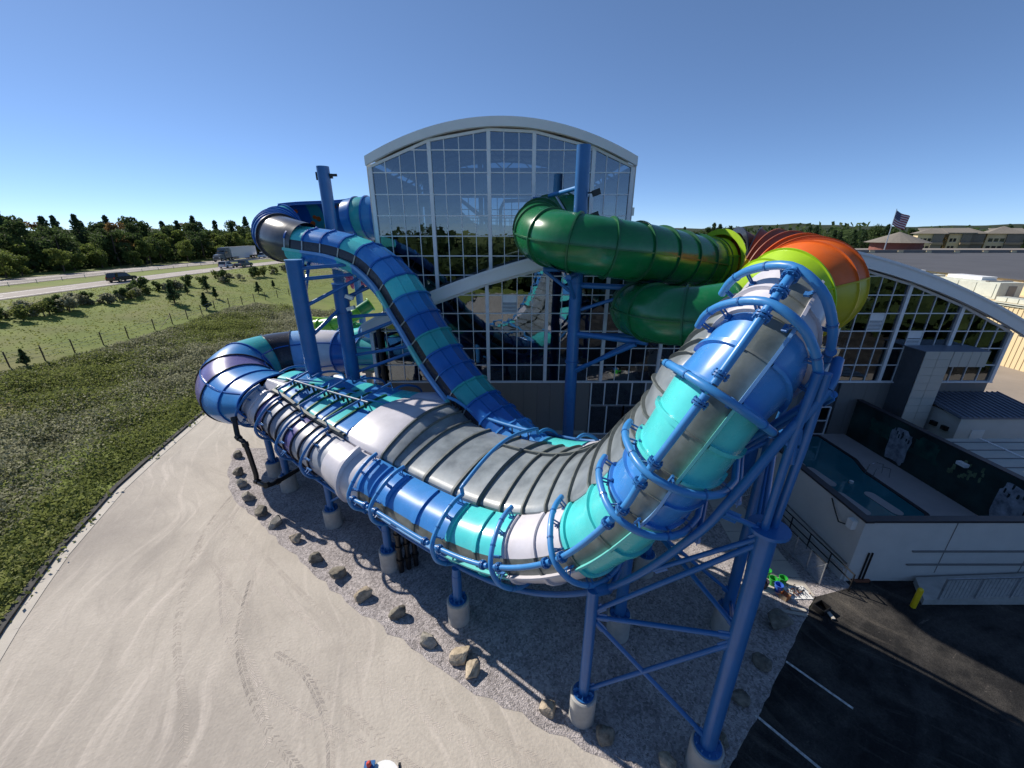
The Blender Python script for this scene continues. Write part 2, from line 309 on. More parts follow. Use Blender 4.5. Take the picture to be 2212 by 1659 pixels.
def catmull(P, n, closed=False):
    """n samples spread evenly along a smooth curve through P (lists of floats)."""
    A = np.array(P, float); k = len(A); E = np.vstack([2 * A[0] - A[1], A, 2 * A[-1] - A[-2]]); out = []
    for i in range(1, k):
        p0, p1, p2, p3 = E[i - 1], E[i], E[i + 1], E[i + 2]
        for t in np.linspace(0, 1, 24, endpoint=False):
            out.append(0.5 * (2 * p1 + (p2 - p0) * t + (2 * p0 - 5 * p1 + 4 * p2 - p3) * t * t + (3 * p1 - p0 - 3 * p2 + p3) * t ** 3))
    out.append(A[-1]); out = np.array(out)
    s = np.r_[0, np.cumsum(np.linalg.norm(np.diff(out[:, :3], axis=0), axis=1))]
    q = np.linspace(0, s[-1], n)
    return np.stack([np.interp(q, s, out[:, j]) for j in range(out.shape[1])], 1)

# ------------------------------------------------------------------ ground
def kerbx(y): return float(np.interp(y, [-45.0, 0.0, 6.0, 11.2, 13.43, 15.5, 21.6, 32.7, 40.0], [-9.0, -13.5, -17.2, -20.4, -21.6, -22.65, -25.0, -27.5, -28.6]))
def terr(x, y):
    d = min(max((kerbx(y) - x - 1.5) / 46.0, 0.0), 1.0); return 5 * d * d * (3 - 2 * d)
def grid_ground():
    xs = np.unique(np.r_[-2500, -1200, -600, -350, -220, -160, -130, np.arange(-115, -1, 2.5), 0, 40, 90, 160, 300, 600, 1200, 2500])
    ys = np.unique(np.r_[-2000, -800, -300, -100, -40, np.arange(-20, 60, 4), np.arange(60, 260, 10), 300, 400, 600, 1000, 1800, 3500])
    b = MB(); vs = [(x, y, (terr(x, y) if terr(x, y) > 0 else -0.02)) for y in ys for x in xs]; n = len(xs)
    b.add(vs, [(j * n + i, j * n + i + 1, (j + 1) * n + i + 1, (j + 1) * n + i) for j in range(len(ys) - 1) for i in range(n - 1)])
    tag(b.build('ground', 'grass', smooth=60), kind='structure')
grid_ground()
# dirt drive along the brush and round the gravel bed
kerb_pts = [(kerbx(y), y) for y in (-45, -12, 0, 4, 7, 9.5, 11.5, 13.43, 15.5, 18, 21, 24, 28, 32.7, 40)] + [(-28.9, 50), (-28.9, 70)]
gravel_edge = [(-20.330, 25.966, 0.000), (-19.884, 24.608, 0.000), (-18.891, 22.859, 0.000), (-17.361, 20.630, -0.000), (-15.809, 19.257, 0.000), (-14.225, 18.097, 0.000), (-13.210, 17.357, 0.000), (-8.937, 14.123, 0.000), (-5.849, 12.037, 0.000), (-2.542, 9.975, 0.000), (-1.041, 9.114, 0.000), (2.005, 7.732, 0.000), (3.202, 7.228, 0.000), (4.165, 6.565, 0.000)]
asph_edge = [(13.255, 13.046, -0.000), (11.365, 11.364, 0.000), (8.892, 9.144, 0.000), (6.495, 7.106, 0.000), (5.274, 6.078, 0.000)]
def ragged(P, amp=0.11, step=0.35, seed=4):
    q = random.Random(seed); out = []
    for a, b in zip(P[:-1], P[1:]):
        a, b = Vector(a[:2]), Vector(b[:2]); n = max(1, int((b - a).length / step)); d = (b - a).normalized(); nn = Vector((-d.y, d.x))
        for k in range(n): out.append(tuple(a.lerp(b, k / n) + nn * q.uniform(-amp, amp) + d * q.uniform(-amp, amp)) + (0,))
    return out + [tuple(P[-1])]
gravel_smooth = [tuple(p) for p in catmull([tuple(p) for p in gravel_edge], 60)]
gravel_rag = ragged(gravel_smooth); asph_rag = ragged(asph_edge, 0.05)
drive = [(p[0], p[1]) for p in kerb_pts] + [(-9, 70), (-9, 30), (12, 30), (12, 5), (6.5, -12), (6.5, -45)]
tag(MB().sheet(drive, 0.002).build('dirt_drive', 'dirt'), kind='structure')
gravel = [(p[0], p[1]) for p in gravel_rag] + [(3.5, 4.5)] + [(p[0], p[1]) for p in asph_rag[::-1]] + [(15.3, 13.6), (15.3, 28.3), (-11.5, 28.3), (-13, 26)]
tag(MB().sheet(gravel, 0.008).build('gravel_bed', 'gravel'), kind='structure')
asph = [(p[0], p[1]) for p in asph_edge] + [(3.5, 4.5), (6.5, -12), (6.5, -45), (60, -45), (60, 14.1), (15.3, 14.1), (14.2, 13.6)]
tag(MB().sheet(asph, 0.004).build('asphalt_lot', 'asphalt'), kind='structure')
lot = [(34.5, 12), (34.5, 46), (120, 46), (120, 12)]
tag(MB().sheet(lot, 0.003).build('rear_lot', 'asphalt_far'), kind='structure')
# kerb
kb = MB(); kp = kerb_pts[:15]
for i in range(len(kp) - 1):
    a, b = Vector((*kp[i], 0.05)), Vector((*kp[i + 1], 0.05)); kb.bar(a, b, 0.28, 0.16)
tag(kb.build('kerb', 'kerb_black'), kind='structure')
kb2 = MB(); 
for i in range(len(kp) - 1):
    a, b = Vector((kp[i][0] + 0.42, kp[i][1], 0.012)), Vector((kp[i + 1][0] + 0.42, kp[i + 1][1], 0.012)); kb2.bar(a, b, 0.5, 0.02)
tag(kb2.build('gutter_strip', 'concrete_new'), kind='structure')
# parking lines
for k, (a, b) in enumerate((((10.229, 10.279, 0.000), (11.474, 8.697, 0.000)), ((8.079, 8.504, 0.000), (9.336, 6.920, 0.000)))):
    o = MB().bar((a[0], a[1], 0.009), (b[0], b[1], 0.009), 0.09, 0.004).build('parking_line', 'line_paint'); tag(o, kind='structure')
# concrete walk with its slabs
walk = empty('footpath'); tag(walk, kind='structure')
wl_a = [(11.725, 20.126, 0.000), (10.947, 13.262, -0.000)]; wl_b = [(13.489, 20.352, 0.000), (13.329, 13.093, 0.000)]
for i in range(7):
    t0, t1 = i / 7 + 0.004, (i + 1) / 7 - 0.004
    L = lambda A, t: Vector(A[0]).lerp(Vector(A[1]), t)
    q = [L(wl_a, t0), L(wl_b, t0), L(wl_b, t1), L(wl_a, t1)]
    MB().prism(q[::-1], 0.0, 0.03 + 0.002 * (i % 2)).build('slab', 'concrete_new', walk)

# ------------------------------------------------------------------ glass hall and tower
YF = 28.3
ROW0, ROWH = 4.46, 1.28
def archH(x): return 14.77 - 0.0107 * (x - 12.9) ** 2
def archT(x): return 21.55 - 0.0293 * (x + 0.7) ** 2
pane_cache = {}
def pane_mesh(w, h, h2=None):
    k = (round(w, 3), round(h, 3), None if h2 is None else round(h2, 3))
    if k not in pane_cache:
        hb = h if h2 is None else h2; t = 0.012
        b = MB(); vs = [(0, -t, 0), (w, -t, 0), (w, -t, hb), (0, -t, h), (0, t, 0), (w, t, 0), (w, t, hb), (0, t, h)]
        b.add(vs, [(0, 1, 2, 3), (7, 6, 5, 4), (0, 4, 5, 1), (1, 5, 6, 2), (2, 6, 7, 3), (3, 7, 4, 0)])
        pane_cache[k] = b.mesh('pane', 'glass_pane')
    return pane_cache[k]
louvre_b = MB(); W1 = 46 / 44.0
louvre_b.box((W1 / 2, 0, 1.0), (W1 - 0.08, 0.05, 0.5)); louvre_b.cur = 1; louvre_b.box((W1 / 2, 0.05, 0.38), (W1 - 0.08, 0.03, 0.74)); louvre_b.cur = 0  # black backing added to put the dark of the gaps behind the slats
for i in range(7): louvre_b.box((W1 / 2, -0.03, 0.06 + i * 0.1), (W1 - 0.08, 0.07, 0.05), Matrix.Rotation(R(-30), 3, 'X'))
louvre_me = louvre_b.mesh('louvre', ['mullion', 'black'])
def glazing(root, y, bays, z0f, ztop, louv=(), skipf=None):
    """bays: list of (x0, x1, npanes); ztop(x): upper limit; panes are parts, slanted where the roof cuts them."""
    louv = list(louv)
    for (x0, x1, n) in bays:
        w = (x1 - x0) / n
        ta, tb = ztop(x0), ztop(x1)
        top = lambda x: ta + (tb - ta) * (x - x0) / (x1 - x0)
        for i in range(n):
            a, b = x0 + i * w, x0 + (i + 1) * w; k = 0
            za = z0f(a, b)
            k = int(round((za - ROW0) / ROWH))
            while True:
                zl = ROW0 + k * ROWH; zh = zl + ROWH; tl, tr = top(a), top(b)
                if zl >= min(tl, tr) - 0.15: break
                hit = [p for p in louv if a <= p[0] < b and zl <= p[2] < zh]
                if hit: inst(louvre_me, 'louvre', root, (a, y, zl))
                else:
                    jx, jz = rnd.gauss(0, 0.0022), rnd.gauss(0, 0.0022)
                    if zh + 0.2 <= min(tl, tr): me = pane_mesh(w, ROWH)
                    else: me = pane_mesh(w, min(ROWH + 1.2, tl - zl), min(ROWH + 1.2, tr - zl))
                    inst(me, 'pane', root, (a, y, zl), (jx, 0, jz))
                if zh + 0.2 > min(tl, tr): break
                k += 1
            if i: MB().box(((a), y - 0.02, (za + top(a)) / 2), (0.05, 0.10, top(a) - za)).build('mullion', 'mullion', root)
        zb = min(z0f(x0 + i * w, x0 + (i + 1) * w) for i in range(n)); k = int(round((zb - ROW0) / ROWH)); 
        while ROW0 + k * ROWH < max(ta, tb) - 0.1:
            z = ROW0 + k * ROWH; xa, xb = x0, x1
            if z > min(ta, tb):
                xc = x0 + (z - ta) / (tb - ta) * (x1 - x0)
                if tb > ta: xa = xc
                else: xb = xc
            if xb - xa > 0.2: MB().box(((xa + xb) / 2, y - 0.021, z), (xb - xa, 0.10, 0.065)).build('transom', 'mullion', root)
            k += 1
        MB().bar((x0, y - 0.03, ta), (x1, y - 0.03, tb), 0.16, 0.16).build('head_frame', 'mullion', root)
    for x in [b[0] for b in bays] + [bays[-1][1]]:
        zb = z0f(x - 0.1, x + 0.1) if x > bays[0][0] else z0f(x + 0.1, x + 0.2); zt = ztop(x)
        MB().box((x, y - 0.06, (zb + zt) / 2), (0.24, 0.22, zt - zb)).build('post', 'mullion', root)

hall = empty('glass_hall', (12.9, YF, 0)); tag(hall, 'long low hall with dark gridded glass front under a wide arched grey roof', 'building')
hall.location = (0, 0, 0)
bays = [(-10.1 + i * 46 / 11, -10.1 + (i + 1) * 46 / 11, 4) for i in range(11)]
glazing(hall, YF, bays, lambda a, b: ROW0, lambda x: archH(x) - 0.9, louv=[(0.033, 28.300, 9.639), (26.027, 28.300, 9.541), (29.112, 28.300, 8.168), (8.301, 28.300, 7.963)])
MB().box((12.9, YF - 0.06, ROW0 - 0.04), (46.3, 0.26, 0.08)).build('sill', 'mullion', hall)
wall_me = MB().box((0.5, 0, ROW0 / 2 - 0.05), (0.985, 0.12, ROW0 - 0.1)).mesh('wall_panel', 'panel_grey')
x = -10.1
while x < 35.85:
    if not (5.9 < x + 0.5 < 10.1 or 21.9 < x + 0.5 < 24.9):
        inst(wall_me, 'wall_panel', hall, (x, YF + 0.02, 0.0))
    x += 1.0
MB().box((12.9, YF + 0.2, ROW0 / 2), (46, 0.1, ROW0 - 0.2)).build('backing_wall', 'interior_dark', hall)
MB().box((-2.2, YF - 0.06, 0.16), (15.8, 0.16, 0.3)).build('base_trim', 'concrete', hall)
# arched roof with a deep front fascia
nx = 44; xs = [-10.6 + 47.0 * i / nx for i in range(nx + 1)]
b = MB(); b.loft([[(x, YF - 0.55, archH(x)) for x in xs], [(x, YF + 50, archH(x)) for x in xs]]); b.build('roof', 'roof_pale', hall, smooth=30)
b = MB(); y0, y1 = YF - 0.6, YF - 0.2
b.loft([[(x, y0, archH(x) - 0.8) for x in xs], [(x, y0, archH(x) + 0.02) for x in xs], [(x, y1, archH(x) + 0.025) for x in xs], [(x, y1, archH(x) - 0.8) for x in xs], [(x, y0, archH(x) - 0.8) for x in xs]])
b.add([(xs[0], y0, archH(xs[0]) - 0.9), (xs[0], y1, archH(xs[0]) - 0.9), (xs[0], y1, archH(xs[0])), (xs[0], y0, archH(xs[0]))], [(0, 1, 2, 3)])
b.add([(xs[-1], y0, archH(xs[-1]) - 0.9), (xs[-1], y1, archH(xs[-1]) - 0.9), (xs[-1], y1, archH(xs[-1])), (xs[-1], y0, archH(xs[-1]))], [(0, 1, 2, 3)])
b.build('fascia', 'fascia', hall, smooth=30)
b = MB(); b.loft([[(x, y0 - 0.06, archH(x) - 0.10) for x in xs], [(x, y0 - 0.06, archH(x) + 0.06) for x in xs], [(x, y0 + 0.1, archH(x) + 0.06) for x in xs]]); b.build('drip_edge', 'mullion', hall, smooth=30)
for sx, nm in ((-10.1, 'side_wall'), (35.9, 'side_wall')):
    MB().box((sx, YF + 25, 4.3), (0.3, 49.6, 8.6)).build(nm, 'panel_pale', hall)
MB().box((12.9, YF + 50, 7), (46, 0.3, 14)).build('rear_wall', 'panel_pale', hall)
MB().box((12.9, YF + 24.6, 0.03), (45.4, 48, 0.04)).build('indoor_floor', 'interior_dark', hall)
# right of way: roof trusses and posts seen through the glass
for j in range(4):
    yy = YF + 3.5 + j * 8
    b = MB(); top = [(x, yy, archH(x) - 0.25) for x in xs[1:-1:2]]; bot = [(x, yy, archH(x) - 1.6) for x in xs[1:-1:2]]
    b.tube(top, 0.09, 6); b.tube(bot, 0.09, 6)
    for q in range(len(top) - 1): b.tube([top[q], bot[q + 1]] if q % 2 else [bot[q], top[q + 1]], 0.06, 6)
    b.build('roof_truss', 'interior_steel', hall)
    for px in (-9.2, 1, 12.9, 24, 35):
        MB().cyl((px, yy, 0.05), (px, yy, archH(px) - 1.5), 0.16, 8).build('indoor_post', 'interior_steel', hall)
# entry doors under the green slide
def glazed_opening(x0, x1, z0, z1, cols, rows, nm):
    w = (x1 - x0) / cols; h = (z1 - z0) / rows; fr = MB()
    for i in range(cols + 1): fr.box((x0 + i * w, YF - 0.05, (z0 + z1) / 2), (0.09, 0.14, z1 - z0))
    for j in range(rows + 1): fr.box(((x0 + x1) / 2, YF - 0.052, z0 + j * h), (x1 - x0, 0.13, 0.08))
    f = fr.build(nm, 'mullion', hall)
    for i in range(cols):
        for j in range(rows): inst(pane_mesh(w, h), 'pane', f, (x0 + i * w, YF - 0.04, z0 + j * h))
    return f
glazed_opening(6.0, 10.1, 2.5, 4.4, 4, 1, 'entry_window')
dr = glazed_opening(6.0, 8.6, 0.05, 2.48, 2, 1, 'entry_door')
for hx in (7.1, 7.5): MB().cyl((hx, YF - 0.18, 0.9), (hx, YF - 0.18, 1.3), 0.02, 6).build('handle', 'chrome', dr)
glazed_opening(8.6, 10.1, 0.05, 2.48, 1, 1, 'entry_window')
glazed_opening(21.9, 24.6, 0.02, 2.35, 2, 2, 'pool_window')

tower = empty('glass_tower'); tag(tower, 'tall gridded glass tower with a curved pale roof rising above the hall', 'building')
YT = 29.0
tb = [(-9.1, -5.25, 4), (-5.25, -1.48, 4), (-1.48, 1.4, 3), (1.4, 5.2, 4), (5.2, 7.75, 3)]
glazing(tower, YT, tb, lambda a, b: ROW0 + ROWH * max(0, math.floor((min(archH(a), archH(b)) - 0.8 - ROW0) / ROWH)), lambda x: archT(x) - 0.6)
nx = 26; xt = [-9.28 + 17.2 * i / nx for i in range(nx + 1)]
b = MB(); b.loft([[(x, YT - 0.4, archT(x)) for x in xt], [(x, YT + 16, archT(x)) for x in xt]]); b.build('roof', 'roof_pale', tower, smooth=30)
b = MB(); y0, y1 = YT - 0.45, YT - 0.1
b.loft([[(x, y0, archT(x) - 0.5) for x in xt], [(x, y0, archT(x) + 0.03) for x in xt], [(x, y1, archT(x) + 0.03) for x in xt], [(x, y1, archT(x) - 0.5) for x in xt], [(x, y0, archT(x) - 0.5) for x in xt]])
for e in (0, -1): b.add([(xt[e], y0, archT(xt[e]) - 0.5), (xt[e], y1, archT(xt[e]) - 0.5), (xt[e], y1, archT(xt[e])), (xt[e], y0, archT(xt[e]))], [(0, 1, 2, 3)])
b.build('fascia', 'fascia', tower, smooth=30)
for sx in (-9.25, 7.9):
    b = MB(); zb = 0.05 if sx < 0 else 9.0
    b.box((sx, YT + 8, (archT(sx) - 0.4 + zb) / 2), (0.2, 16, archT(sx) - 0.4 - zb))
    b.build('side_wall', 'panel_pale', tower)
for z0, z1, x0, x1 in ((9, 14.9, -9, 7.8), (18.2, 20.9, -9, 7.8), (14.9, 18.2, -9, -5.2), (14.9, 18.2, 6.6, 7.8)):
    MB().box(((x0 + x1) / 2, YT + 15.9, (z0 + z1) / 2), (x1 - x0, 0.2, z1 - z0)).build('rear_wall', 'interior_dark', tower)
for i in range(8): MB().box((-5.2 + i * 1.475 + 0.74, YT + 15.85, 16.55), (0.08, 0.1, 3.3)).build('rear_mullion', 'interior_steel', tower)
for z in (16.0, 17.1): MB().box((0.7, YT + 15.82, z), (11.8, 0.1, 0.08)).build('rear_transom', 'interior_steel', tower)
MB().box((-0.7, YT + 9, 14.6), (16.5, 9, 0.5)).build('start_deck', 'interior_dark', tower)
for k in range(26): MB().cyl((-3.4 + k * 0.36, YT + 4.7, 14.85), (-3.4 + k * 0.36, YT + 4.7, 15.95), 0.035, 5).build('baluster', 'interior_dark', tower)
MB().box((1.1, YT + 4.7, 15.98), (9.6, 0.08, 0.08)).build('handrail', 'interior_dark', tower)
for px, pz0, pz1 in ((-6.6, 10, 20.6), (-2.2, 14, 21), (3.2, 14, 21), (6.4, 10, 20)):
    for py in (2.0, 8.0): MB().cyl((px, YT + py, pz0), (px, YT + py, pz1), 0.16, 8).build('indoor_post', 'interior_steel', tower)
for py in (1.6, 6.0, 11.0):
    b = MB(); top = [(x, YT + py, archT(x) - 0.3) for x in xt[1:-1:2]]; bot = [(x, YT + py, archT(x) - 1.5) for x in xt[1:-1:2]]
    b.tube(top, 0.08, 6); b.tube(bot, 0.08, 6)
    for q in range(len(top) - 1): b.tube([top[q], bot[q + 1]] if q % 2 else [bot[q], top[q + 1]], 0.05, 6)
    b.build('roof_truss', 'interior_steel', tower)
MB().tube([(-8, YT + 3, 17.2), (-5, YT + 3, 17.0), (-3.2, YT + 4, 15.3), (-2.6, YT + 6, 15)], 0.45, 10).build('indoor_pipe', 'interior_dark', tower, smooth=40)
MB().tube([(6, YT + 5, 17.3), (2, YT + 5, 17.3), (-0.6, YT + 5, 17.2), (-0.9, YT + 5, 16.6), (-0.9, YT + 5, 14.6)], 0.14, 8).build('duct', 'interior_steel', tower, smooth=40)
for q in range(2): MB().cyl((-1.6, YT + 3.2 + q, 15.6 - 0.2 * q), (-5.0, YT + 3.2 + q, 18.1), 0.12, 6).build('brace', 'interior_dark', tower)
for i in range(5):
    MB().box((-7.2 + i * 0.5, YT + 5, 13.2 - 0.5 * i), (2.4, 2.5, 1.6), Matrix.Rotation(R(28), 3, 'Y')).build('indoor_flume', 'interior_dark', tower)
cap = MB(); cap.box((-0.75, YT + 4, archT(-0.75) + 0.22), (0.5, 0.6, 0.45)); cap.cyl((-0.75, YT + 4, archT(-0.75) + 0.4), (-0.75, YT + 4, archT(-0.75) + 0.8), 0.1, 8)
cap.build('roof_vent', 'white_paint', tower)

# indoor slide glimpsed behind the hall glass
sl = empty('indoor_slide'); tag(sl, 'pale blue and teal slide curling indoors behind the hall glass', 'water slide')
pp = catmull([(9, 33, 11), (6, 32, 9.6), (3, 31.5, 8), (1.2, 32, 6.6), (-1, 33, 5.6), (-3, 35, 5.4)], 7)
for i in range(6):
    MB().tube(catmull(pp[max(0, i - 0):i + 2], 5), 0.55, 12, caps=False).build('slide_segment', 'panel_teal' if i % 2 else 'panel_blue', sl, smooth=50)

# ------------------------------------------------------------------ entry portal, shed, canopy, pool court
portal = empty('entry_portal', (28.6, 26.7, 0)); tag(portal, 'pale panelled portal frame standing out from the hall beside the shed', 'portal'); portal.location = (0, 0, 0)
PYF = 26.7
MB().box((29.58, (PYF + YF) / 2 + 0.02, 3.6), (1.9, YF - PYF - 0.05, 7.2)).build('pier_core', 'portal_dark', portal)
MB().box((31.85, (PYF + YF) / 2 + 0.02, 6.66), (2.58, YF - PYF - 0.05, 1.1)).build('beam_core', 'portal_dark', portal)
MB().box((30.85, (PYF + YF) / 2, 7.24), (4.66, YF - PYF - 0.02, 0.06)).build('portal_cap', 'roof_metal', portal)
pm1 = MB().box((0.475, 0, 0.29), (0.935, 0.05, 0.565)).mesh('cladding_panel', 'panel_pale')
for i in range(2):
    for j in range(12): inst(pm1, 'cladding_panel', portal, (28.65 + i * 0.96, PYF - 0.03, 0.28 + j * 0.58))
pm2 = MB().box((0.31, 0, 0.55), (0.60, 0.05, 1.09)).mesh('cladding_panel', 'panel_pale')
for i in range(4): inst(pm2, 'cladding_panel', portal, (30.6 + i * 0.63, PYF - 0.03, 6.12))

shed = empty('utility_shed'); tag(shed, 'small grey shed with blue-grey ribbed metal roof beside the hall', 'shed')
MB().box((33.6, 26.6, 1.5), (5.2, 3.3, 3.0)).build('wall', 'stucco', shed)
b = MB(); b.add([(30.7, 24.75, 2.98), (36.9, 24.75, 2.98), (36.9, 28.2, 3.5), (30.7, 28.2, 3.5), (30.7, 24.75, 3.1), (36.9, 24.75, 3.1), (36.9, 28.2, 3.62), (30.7, 28.2, 3.62)],
              [(0, 1, 2, 3), (4, 5, 6, 7), (0, 1, 5, 4), (1, 2, 6, 5), (2, 3, 7, 6), (3, 0, 4, 7)]); rf = b.build('roof', 'roof_metal', shed)
for i in range(16):
    x = 30.8 + i * 0.4; MB().bar((x, 24.75, 3.14), (x, 28.2, 3.66), 0.06, 0.07).build('roof_rib', 'roof_metal', rf)
MB().box((32.5, 24.93, 1.05), (0.9, 0.06, 2.0)).build('door', 'white_paint', shed)
for k in range(2): MB().box((30.97 - 0.1, 25.6 + k * 0.8, 1.9), (0.2, 0.4, 0.3)).build('meter_box', 'black', shed)
canopy = empty('low_canopy'); tag(canopy, 'low flat pale metal roof with dark seams behind the mural wall', 'roof')
MB().box((29.6, 17.2, 2.72), (5.2, 10.4, 0.12)).build('roof_deck', 'roof_pale', canopy)
for i in range(11): MB().box((29.6, 12.4 + i * 0.95, 2.80), (5.1, 0.05, 0.05)).build('roof_seam', 'portal_dark', canopy)
MB().box((29.5, 17.2, 2.805), (0.08, 10.3, 0.06)).build('ridge_strip', 'mullion', canopy)
for x in (27.2, 32.0):
    for y in (12.3, 17.2, 22.2): MB().box((x, y, 1.33), (0.14, 0.14, 2.66)).build('post', 'portal_dark', canopy)

court = empty('pool_court'); tag(court, 'pale stucco wall with black coping enclosing the shaded pool', 'wall')
def wallseg(a, b, h, t=0.25, nm='wall', m='stucco'):
    MB().bar((a[0], a[1], h / 2), (b[0], b[1], h / 2), t, h).build(nm, m, court)
wallseg((15.35, 14.0), (15.35, 28.2), 3.32)
wallseg((15.23, 14.1), (36, 14.1), 3.32)
MB().box((15.35, 21.1, 3.36), (0.36, 14.4, 0.1)).build('coping', 'coping', court)
MB().box((25.7, 14.1, 3.362), (20.9, 0.36, 0.1)).build('coping', 'coping', court)
for jx in (19.2, 23.0, 26.8, 30.6): MB().box((jx, 13.97, 1.9), (0.03, 0.02, 2.8)).build('wall_joint', 'panel_grey', court)
MB().box((15.2, 21, 0.9), (0.06, 13.8, 0.05)).build('wall_joint', 'panel_grey', court)
MB().box((15.17, 21, 0.3), (0.1, 13.9, 0.6)).build('plinth', 'stucco', court)
mural = empty('mural_wall', (26.4, 21, 0)); tag(mural, 'near-black mural wall painted with two pale waterfalls along the pool deck', 'wall'); mural.location = (0, 0, 0)
MB().box((26.45, 21.1, 1.5), (0.3, 13.9, 3.0)).build('wall', 'mural', mural)
MB().box((26.45, 21.1, 3.03), (0.42, 13.9, 0.07)).build('coping', 'coping', mural)
def splat(cy, cz, ry, rz, mt, nm, seed, n=26, x=26.292, jag=0.25):
    q = random.Random(seed); pts = []
    for k in range(n):
        a = 2 * math.pi * k / n; f = 1 + q.uniform(-jag, jag)
        sy = math.copysign(abs(math.cos(a)) ** 0.45, math.cos(a)); sz = math.copysign(abs(math.sin(a)) ** 0.45, math.sin(a))
        pts.append((cy + sy * ry * f, min(2.95, max(0.06, cz + sz * rz * f))))
    b = MB(); c = (x, cy, cz); vs = [c] + [(x, p[0], p[1]) for p in pts]
    b.add(vs, [(0, 1 + i, 1 + (i + 1) % n) for i in range(n)]); return b.build(nm, mt, mural)
splat(24.0, 1.35, 0.75, 1.2, 'mural_fall', 'painted_waterfall', 1, jag=0.08, x=26.288)
splat(17.5, 1.35, 0.62, 1.25, 'mural_fall', 'painted_waterfall', 2, jag=0.08, x=26.288)
splat(25.6, 1.9, 0.9, 0.5, 'mural_teal', 'painted_foliage', 3, x=26.291); splat(22.3, 2.0, 0.9, 0.6, 'mural_teal', 'painted_foliage', 4, x=26.291); splat(16, 1.8, 0.8, 0.7, 'mural_teal', 'painted_foliage', 5, x=26.291)
for k in range(16):
    q = random.Random(40 + k); splat(19.0 + q.uniform(0, 1.7), q.uniform(1.5, 2.6), q.uniform(0.05, 0.14), q.uniform(0.06, 0.2), 'mural_leaf', 'painted_leaf', 60 + k, n=9, x=26.285 - 0.0006 * k)
for (cy, sd) in ((24.0, 11), (17.5, 12)):
    for k in range(9):
        q = random.Random(sd * 50 + k); splat(cy + q.uniform(-0.6, 0.5), 2.1 + q.uniform(-0.2, 0.4), 0.05, 0.14, 'mural', 'painted_leaf', sd * 70 + k, n=8, x=26.284 - 0.0006 * k)
tag(MB().sheet([(15.4, 14.2), (26.3, 14.2), (26.3, 28.25), (15.4, 28.25)], 0.016).build('pool_deck', 'pool_deck'), kind='structure')
pool = [(15.6, 27.9), (24.05, 27.9), (24.1, 24.4), (23.5, 22.8), (23.5, 18.6), (22.0, 16.4), (20.6, 15.0), (15.6, 15.0)]
tag(MB().sheet(pool, 0.024).build('pool_water', 'pool_water'), kind='structure')
pe = MB(); qq = [Vector((p[0], p[1], 0.05)) for p in pool]
for i in range(len(qq)): pe.bar(qq[i], qq[(i + 1) % len(qq)], 0.22, 0.07)
tag(pe.build('pool_edge', 'coping'), kind='structure')
def rounded(cx, cy, hx, hy, rz, n=6):
    r = min(hx, hy); pts = []
    for (sx, sy, a0) in ((1, 1, 0), (-1, 1, 90), (-1, -1, 180), (1, -1, 270)):
        for k in range(n + 1):
            a = R(a0 + 90 * k / n); pts.append(((hx - r) * sx + r * math.cos(a), (hy - r) * sy + r * math.sin(a)))
    c, s = math.cos(rz), math.sin(rz); return [(cx + p[0] * c - p[1] * s, cy + p[0] * s + p[1] * c) for p in pts]
for (cx, cy, hx, hy, lab) in (((20.140, 22.320, 0.000)[0], (20.140, 22.320, 0.000)[1], 0.34, 1.1, 'pale underwater bench by the long pool wall, the farther one'), ((20.010, 19.554, 0.000)[0], (20.010, 19.554, 0.000)[1], 0.34, 1.1, 'pale underwater bench by the long pool wall, nearer the corner'), ((21.866, 19.554, 0.000)[0], (21.866, 19.554, 0.000)[1], 0.32, 1.1, 'pale curved bench ledge before the bright shallow end')):
    tag(MB().prism(rounded(cx, cy, hx, hy, 0.1), 0.0, 0.06).build('pool_bench', 'pool_deck'), lab, 'bench', 'pool benches')
tag(MB().sheet([(20.7, 15.1), (22.0, 16.5), (23.3, 18.4), (22.4, 18.2), (21.6, 17.0), (20.0, 15.1)], 0.03).build('shallow_water', 'pool_shallow'), kind='structure')
steps = empty('pool_steps'); tag(steps, 'submerged pale pool steps beside the window', 'steps')
for i in range(3): MB().box((18.6 + 0.1 * i, 24.9 - i * 0.5, 0.05 - 0.012 * i), (2.6, 0.5, 0.06)).build('step', 'pool_deck', steps)
ladder = empty('pool_handrail'); tag(ladder, 'bent metal handrails at the pool edge on the deck', 'handrail')
for k in range(2):
    y = 22.7 - 0.55 * k; MB().tube([(23.4, y, 0.05), (23.5, y, 0.7), (23.9, y, 0.85), (24.4, y, 0.7), (24.5, y, 0.05)], 0.025, 6).build('rail', 'chrome', ladder, smooth=40)
tag(MB().cyl((21.6, 21.6, 0.02), (21.6, 21.6, 0.18), 0.12, 8).build('pool_fountain', 'white_paint'), 'small pale fountain cap in the middle of the dark pool', 'fountain')
cm = empty('wall_camera'); tag(cm, 'white camera box fixed on the mural wall in the sun patch', 'camera')
MB().box((26.0, 19.95, 2.45), (0.26, 0.5, 0.2)).build('body', 'white_paint', cm); MB().box((26.22, 19.95, 2.38), (0.2, 0.12, 0.12)).build('bracket', 'galv', cm)
c2 = empty('wall_speaker'); tag(c2, 'white box with black cable at the pool wall corner', 'speaker')
MB().box((15.12, 14.45, 2.85), (0.22, 0.3, 0.45)).build('body', 'white_paint', c2)
MB().tube([(15.1, 14.5, 2.7), (15.05, 15.0, 2.5), (15.12, 15.5, 2.9), (15.15, 15.8, 3.2)], 0.03, 6).build('cable', 'black', c2, smooth=40)
